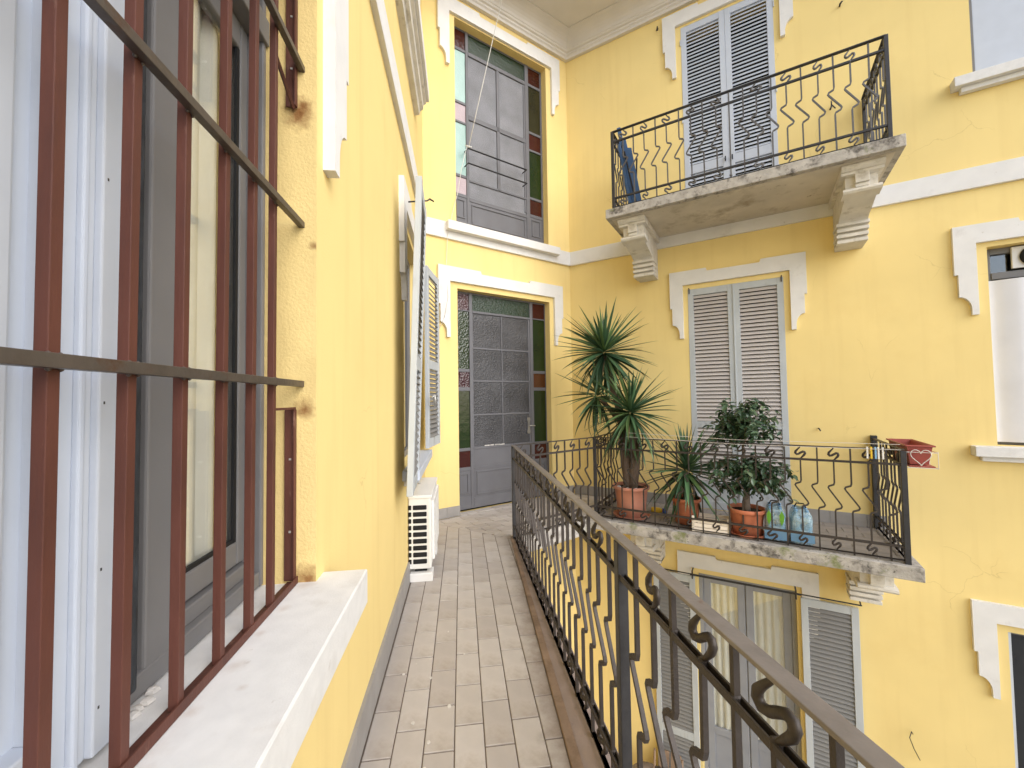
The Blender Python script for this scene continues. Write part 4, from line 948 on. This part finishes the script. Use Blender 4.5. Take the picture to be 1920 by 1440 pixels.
# crate
CR = thing('wooden_crate', 'pale slatted fruit crate on the balcony floor between two pots', 'crate', FR, 2.02, -.93, .004)
for y in (-.13, .13):
    for k in range(3): MB().box(-.185, .185, y-.004, y+.004, .006+.047*k, .046+.047*k).build('slat', M['wood'], CR, .001)
for x in (-.18, .18):
    for k in range(3): MB().box(x-.004, x+.004, -.125, .125, .006+.047*k, .046+.047*k).build('slat', M['wood'], CR, .001)
for x in (-.175, .175):
    for y in (-.122, .122): MB().box(x-.012, x+.012, y-.012, y+.012, 0, .165).build('corner_post', M['wood'], CR, .001)
for k in range(6): MB().box(-.18, .18, -.12+.041*k, -.085+.041*k, .001, .006).build('slat', M['wood'], CR)

# water bottle packs
def bottle_mesh():
    p = [(.001, 0), (.036, 0), (.042, .012)]
    for k in range(6): z = .03+k*.03; p += [(.042, z), (.0385, z+.011), (.042, z+.022)]
    p += [(.042, .225), (.036, .25), (.018, .285), (.0135, .292), (.0135, .31), (.001, .311)]
    return MB().lathe(p, 20, cap=False).mesh('bottle', M['pet'], smooth=True)
BM = bottle_mesh(); CAPM = MB().lathe([(.001, .31), (.0155, .309), (.016, .325), (.014, .328), (.001, .328)], 14, cap=False).mesh('cap', M['lightblue'], smooth=True)
def pack(label, x, y, rz, green):
    t = thing('water_bottle_pack', label, 'bottle pack', FR, x, y, .012, 'water bottle packs on the balcony', drz=rz)
    for i in range(2):
        for j in range(3):
            o = inst('bottle', BM, t, (-.045+.09*i, -.09+.09*j, 0)); inst('cap', CAPM, o)
    # shrink film: a sleeve with a rounded, wrinkled shoulder
    b = MB(); rows = []
    for z, k in ((0, 1), (.06, 1.01), (.14, .995), (.22, 1.01), (.26, .97), (.30, .80), (.33, .52)):
        ring = []
        for q in range(32):
            a = 2*PI*q/32; cx, cy = math.cos(a), math.sin(a); e = .45
            px = .094*math.copysign(abs(cx)**e, cx)*k; py = .139*math.copysign(abs(cy)**e, cy)*k; wv = 1+.018*math.sin(5*q+z*40)
            ring.append((px*wv, py*wv, z+.004*math.sin(3*q)))
        rows.append(ring)
    for r_i, r_j in zip(rows, rows[1:]):
        base = len(b.v)
        for q in range(32): b.quad(r_i[q], r_i[(q+1) % 32], r_j[(q+1) % 32], r_j[q])
    b.build('film', M['film'], t)
    b = MB(); b.box(-.097, .097, -.144, -.1425, .02, .10) if not green else b.box(-.097, .097, -.1445, -.143, .01, .12); b.build('printed_band', M['lightblue'], t)
    if green:
        for sx in (-.055, .055):
            pts = [(sx+.0, .15), (sx+.018, .20), (sx+.024, .25), (sx+.004, .305), (sx-.018, .26), (sx-.016, .20)]
            MB().prism(pts, -.1475, -.1445).build('leaf_print', M['greenpl'], t)
    MB().tube([(-.05, 0, .33), (-.03, 0, .37), (.03, 0, .37), (.05, 0, .33)], .006, 6, (0, 1, 0)).build('handle', M['black'], t, smooth=True)
pack('shrink wrapped water bottles with green leaf print, next to the ficus pot', 2.615, -.87, .0, True)
pack('plain blue shrink wrapped water bottles, farther from the ficus pot', 2.835, -.88, .03, False)
# small squeeze bottle lying behind the yucca pot
SQ = thing('squeeze_bottle', 'small yellow bottle with blue cap behind the large yucca pot', 'bottle', FR, 1.40, -.52, .04)
b = MB(); b.lathe([(.001, 0), (.03, 0), (.034, .02), (.034, .10), (.02, .13), (.012, .14)], 16, cap=False); o = b.build('body', M['yellowpl'], SQ, smooth=True); o.rotation_euler = (0, PI/2, 0); o.location = (-.12, 0, 0)
b = MB(); b.lathe([(.012, .138), (.034, .142), (.036, .19), (.001, .195)], 16, cap=False); o = b.build('cap', M['bluepl'], SQ, smooth=True); o.rotation_euler = (0, PI/2, 0); o.location = (-.12, 0, 0)

# window box on the railing end, in a wire holder
PBx = thing('planter_box', 'empty red plastic planter box hooked outside the balcony railing end', 'planter', FR, 3.705, -.76, .86)
def trough(b, x0, x1, y0, y1, h, t=.006, fl=.025):
    bt = [(x0+fl, y0+fl), (x1-fl, y0+fl), (x1-fl, y1-fl), (x0+fl, y1-fl)]; tp = [(x0, y0), (x1, y0), (x1, y1), (x0, y1)]
    ti = [(x0+t, y0+t), (x1-t, y0+t), (x1-t, y1-t), (x0+t, y1-t)]; bi = [(a+(t if a < 0 else -t), c+(t if c < 0 else -t)) for a, c in bt]
    for i in range(4):
        j = (i+1) % 4
        b.quad((*bt[i], 0), (*bt[j], 0), (*tp[j], h), (*tp[i], h)); b.quad((*tp[i], h), (*tp[j], h), (*ti[j], h), (*ti[i], h)); b.quad((*bi[i], t), (*bi[j], t), (*ti[j], h), (*ti[i], h))
    b.quad(*[(*p, 0) for p in bt]); b.quad(*[(*p, t) for p in bi])
b = MB(); trough(b, -.085, .085, -.30, .30, .165); b.build('box', M['redbox'], PBx)
b = MB()
for a in (((-.095, -.31), (.095, -.31)), ((.095, -.31), (.095, .31)), ((.095, .31), (-.095, .31)), ((-.095, .31), (-.095, -.31))): b.box(min(a[0][0], a[1][0])-.006, max(a[0][0], a[1][0])+.006, min(a[0][1], a[1][1])-.006, max(a[0][1], a[1][1])+.006, .158, .172)
b.build('rim', M['redbox'], PBx, .004)
b = MB(); b.box(-.075, .095, -.31, .31, -.022, -.008); b.build('drip_tray', M['redbox'], PBx, .004)
heart = []
for k in range(33):
    a = 2*PI*k/32; hx = 16*math.sin(a)**3; hz = 13*math.cos(a)-5*math.cos(2*a)-2*math.cos(3*a)-math.cos(4*a); heart.append((hx*.0042, -.325, .075+hz*.0048))
MB().tube(heart, .0035, 6, (0, 1, 0)).build('wire_heart', M['wire'], PBx, smooth=True)
b = MB()
for z in (-.025, .11):
    b.tube([(-.1, -.32, z), (.11, -.32, z)], .003, 6, (0, 0, 1)); b.tube([(.11, -.32, z), (.11, .32, z)], .003, 6, (0, 0, 1))
for y in (-.32, -.1, .1, .32): b.tube([(.11, y, .12), (.11, y, -.025), (-.09, y, -.025)], .003, 6, (0, 1, 0))
b.build('wire_holder', M['wire'], PBx)

# clothes line with pegs
CL = thing('clothes_line', 'thin pale double clothes line stretched above the middle balcony railing', 'clothes line', FR, 0, 0, 0)
for dy, dz in ((-.03, .035), (-.05, -.01)):
    MB().tube([(1.15, -1.07+dy, 1.03+dz), (2.3, -1.10+dy, .995+dz), (3.56, -1.12+dy, 1.005+dz)], .0022, 5, (0, 0, 1)).build('cord', M['wire'], CL)
pegm = {}
def peg(x, m, label, dx=0):
    t = thing('clothes_peg', label, 'clothes peg', FR, x, -1.15, .905, 'clothes pegs by the planter')
    if m not in pegm:
        b = MB(); b.prism([(-.010, 0), (-.003, .0), (-.002, .05), (-.004, .105), (-.010, .105)], -.006, .006, 'x'); b.prism([(.003, 0), (.010, 0), (.010, .105), (.004, .105), (.002, .05)], -.006, .006, 'x')
        sp = MB(); sp.tube([(-.008, 0, .06), (.008, 0, .06)], .005, 8, (0, 0, 1)); pegm[m] = (b.mesh('jaw', M[m], .0006), sp.mesh('spring', M['brass']))
    inst('jaw', pegm[m][0], t, rot=(0, 0, PI/2*0)); inst('spring', pegm[m][1], t)
peg(3.335, 'whitepl', 'white clothes peg at the head of the row, next to the iron scroll')
peg(3.363, 'yellowpl', 'yellow clothes peg on the balcony clothes line')
peg(3.392, 'lightblue', 'light blue clothes peg on the balcony clothes line')
peg(3.412, 'whitepl', 'white clothes peg touching the light blue peg')
peg(3.442, 'whitepl', 'white clothes peg set apart, nearest the red planter')

# folded blue chair on the upper balcony
DC = thing('folded_deck_chair', 'folded dark blue deck chair leaning in the upper balcony corner', 'deck chair', FR, 1.16, -.62, 3.85)
for x, y, dx, w, h in ((.0, .02, -.16, .05, 1.27), (.05, -.03, -.13, .04, 1.08), (-.04, -.08, -.10, .035, 1.02)):
    b = MB(); b.prism([(x-w/2+.06, 0), (x+w/2+.06, 0), (x+w/2+dx, h), (x-w/2+dx, h)], y-.012, y+.012); b.build('slat', M['bluefab'], DC, .003)
b = MB(); b.prism([(-.02, .02), (.16, .0), (.02, .9), (-.08, .93)], -.055, -.045); b.build('canvas', M['bluefab'], DC)
MB().tube([(.10, -.1, 0), (-.06, -.1, .85)], .011, 8, (0, 1, 0)).build('leg', M['black'], DC); MB().tube([(.02, .06, 0), (.06, .06, .8)], .011, 8, (0, 1, 0)).build('leg', M['black'], DC)

# ------------------------------------------------------------------ cables, hooks, small iron
def world_obj(b, name, m, fr, label, cat, group=None, smooth=True):
    o = b.build(name, m, None, smooth=smooth); o.location = fr.o; o.rotation_euler = (0, 0, fr.a); return setp(o, label, cat, group)
b = MB(); b.tube([(-1.34, -.30, 7.2), (-1.36, -.20, 7.0), (-1.49, -.09, 6.3), (-1.62, -.05, 5.7), (-1.80, -.02, 4.90)], .0055, 6, (0, 1, 0)); world_obj(b, 'cable', M['cable'], FD, 'white cable hanging from the eaves across the stair window', 'cable')
b = MB(); b.tube([(-1.83, -.03, 4.90), (-1.92, -.03, 4.55), (-1.98, -.025, 4.2), (-2.06, -.05, 3.95), (-2.14, -.045, 3.6), (-2.15, -.02, 3.2), (-2.14, -.05, 2.8), (-2.19, -.05, 2.55), (-2.30, -.02, 2.30)], .0035, 6, (0, 1, 0)); world_obj(b, 'cable', M['cable'], FD, 'thin pale wire running down beside the stair door surround', 'cable')
b = MB(); b.lathe([(.004, -.01), (.018, -.006), (.012, .0), (.018, .006), (.004, .01)], 10, (-1.80, -.015, 4.90)); b.tube([(-1.84, .0, 4.91), (-1.76, -.03, 4.90)], .009, 6, (0, 0, 1)); world_obj(b, 'insulator', M['whitepl'], FD, 'small white insulator knob on the stair window guard rod', 'insulator')
b = MB()
for k in range(3):
    pts = [(-2.30+.045*math.cos(a)*(1-.2*k), -.02-.01*k, 1.40-.12*k*.5+.11*math.sin(a)*(1-.15*k)) for a in [2*PI*q/20 for q in range(21)]]; b.tube(pts, .004, 5, (0, 1, 0))
world_obj(b, 'wire_coil', M['cable'], FD, 'loose coil of pale wire hanging behind the far open shutter', 'wire coil')
def stop(x, z, fr, label):
    b = MB(); b.tube([(x, 0, z), (x, -.05, z), (x, -.055, z+.05)], .007, 6, (1, 0, 0)); b.tube([(x-.015, -.05, z-.05), (x+.004, -.05, z-.005)], .010, 6, (0, 1, 0)); b.tube([(x, -.05, z+.01), (x+.035, -.05, z-.05)], .006, 6, (0, 1, 0))
    world_obj(b, 'shutter_stop', M['iron_dark'], fr, label, 'shutter stop', 'iron shutter stops on the walls')
stop(3.34, 4.86, FR, 'black iron shutter stop on the wall behind the upper balcony railing')
b = MB(); b.tube([(3.10, 0, 1.09), (3.10, -.03, 1.09), (3.115, -.035, 1.06)], .007, 6, (1, 0, 0)); world_obj(b, 'wall_hook', M['iron'], FR, 'small hook on bare wall just above the middle balcony railing', 'hook')
b = MB(); b.tube([(3.46, 0, 6.03), (3.46, -.04, 6.03), (3.48, -.045, 6.05)], .010, 6, (1, 0, 0)); world_obj(b, 'wall_hook', M['iron'], FR, 'small hook high on the wall above the upper balcony post', 'hook')
b = MB(); b.tube([(1.43, 0, 6.76), (1.43, -.04, 6.76), (1.42, -.045, 6.71), (1.44, -.05, 6.70)], .008, 6, (1, 0, 0)); world_obj(b, 'wall_hook', M['iron'], FR, 'small hook beside the top of the upper door surround', 'hook')
b = MB(); b.tube([(.72, -.0, 3.10), (.72, -.19, 3.12), (.75, -.21, 3.15), (.77, -.24, 3.14)], .007, 6, (0, 0, 1)); world_obj(b, 'wall_hook', M['iron'], FL, 'curved iron hook at the top of the nearest open shutter', 'hook')
b = MB(); b.tube([(3.80, 0, -2.13), (3.78, -.05, -2.08), (3.76, -.06, -2.14), (3.79, -.06, -2.24), (3.84, -.03, -2.36)], .004, 6, (1, 0, 0)); world_obj(b, 'wire_stub', M['iron'], FR, 'curled bit of dark wire low on the wall beside the ground floor shutter', 'wire')

# paint flecks on the walkway
b = MB()
for px, py, q in ((.21, -.63, .011), (.27, -.33, .011), (.375, -.55, .012), (.29, -.75, .011), (.285, -.88, .010), (.325, -.93, .012), (.33, -1.08, .010), (.45, -.15, .007), (.12, -.28, .010), (.40, .75, .007), (.35, .1, .006), (.18, -.2, .004), (.52, 1.6, .006)):
    a = rnd.uniform(0, PI); n_ = 8; ring = [(py+q*1.0*math.cos(2*PI*k/n_+a)*rnd.uniform(.8, 1.1), -px+q*.8*math.sin(2*PI*k/n_+a)) for k in range(n_)]
    b.prism(ring, .0008, .003, 'z')
o = b.build('paint_flecks', M['putty'], None); o.location = FL.o; o.rotation_euler = (0, 0, FL.a); o['kind'] = 'stuff'

# things standing in the courtyard below the railing
BN = thing('bin', 'round grey lidded bin against the ground floor wall below', 'bin', FR, 1.12, -.42, -4.05)
b = MB(); b.lathe([(.17, 0), (.20, .55), (.21, .57)], 24); b.build('body', M['bin'], BN, smooth=False)
b = MB(); b.lathe([(.225, .56), (.225, .60), (.20, .625), (.10, .65), (.001, .655)], 24, cap=False); b.build('lid', M['bin'], BN, smooth=True)
b = MB()
for k in range(9):
    z = k/8; rr = .17*math.sin(PI*min(.96, .25+z*.7))**.6*(1 if z < .75 else 1-(z-.75)*2.8)
    for q in range(20):
        a = 2*PI*q/20; w_ = 1+.09*math.sin(3*a+k)+.05*math.sin(7*a-k*2); b.v.append((rr*w_*math.cos(a), rr*w_*math.sin(a), z*.55))
for k in range(8):
    for q in range(20): b.f.append((k*20+q, k*20+(q+1) % 20, (k+1)*20+(q+1) % 20, (k+1)*20+q)); b.m.append(0)
o = b.build('plastic_bag', M['whitepl'], None, smooth=True); o.location = FR.p(1.62, -.55, -4.05); setp(o, 'white plastic bag standing by the ground floor shutter', 'bag')
CH = thing('folding_chair', 'brown slatted folding chair leaning by the ground floor shutter', 'chair', FR, 1.36, -.36, -4.05)
for k in range(4): MB().box(-.14+.075*k, -.085+.075*k, -.01, .01, .30, .86).build('slat', M['kerb'], CH, .003).rotation_euler = (math.radians(-12), 0, 0)
for x in (-.17, .17):
    b = MB(); b.tube([(x, -.10, 0), (x, .06, .9)], .014, 8, (1, 0, 0)); b.build('leg', M['kerb'], CH)
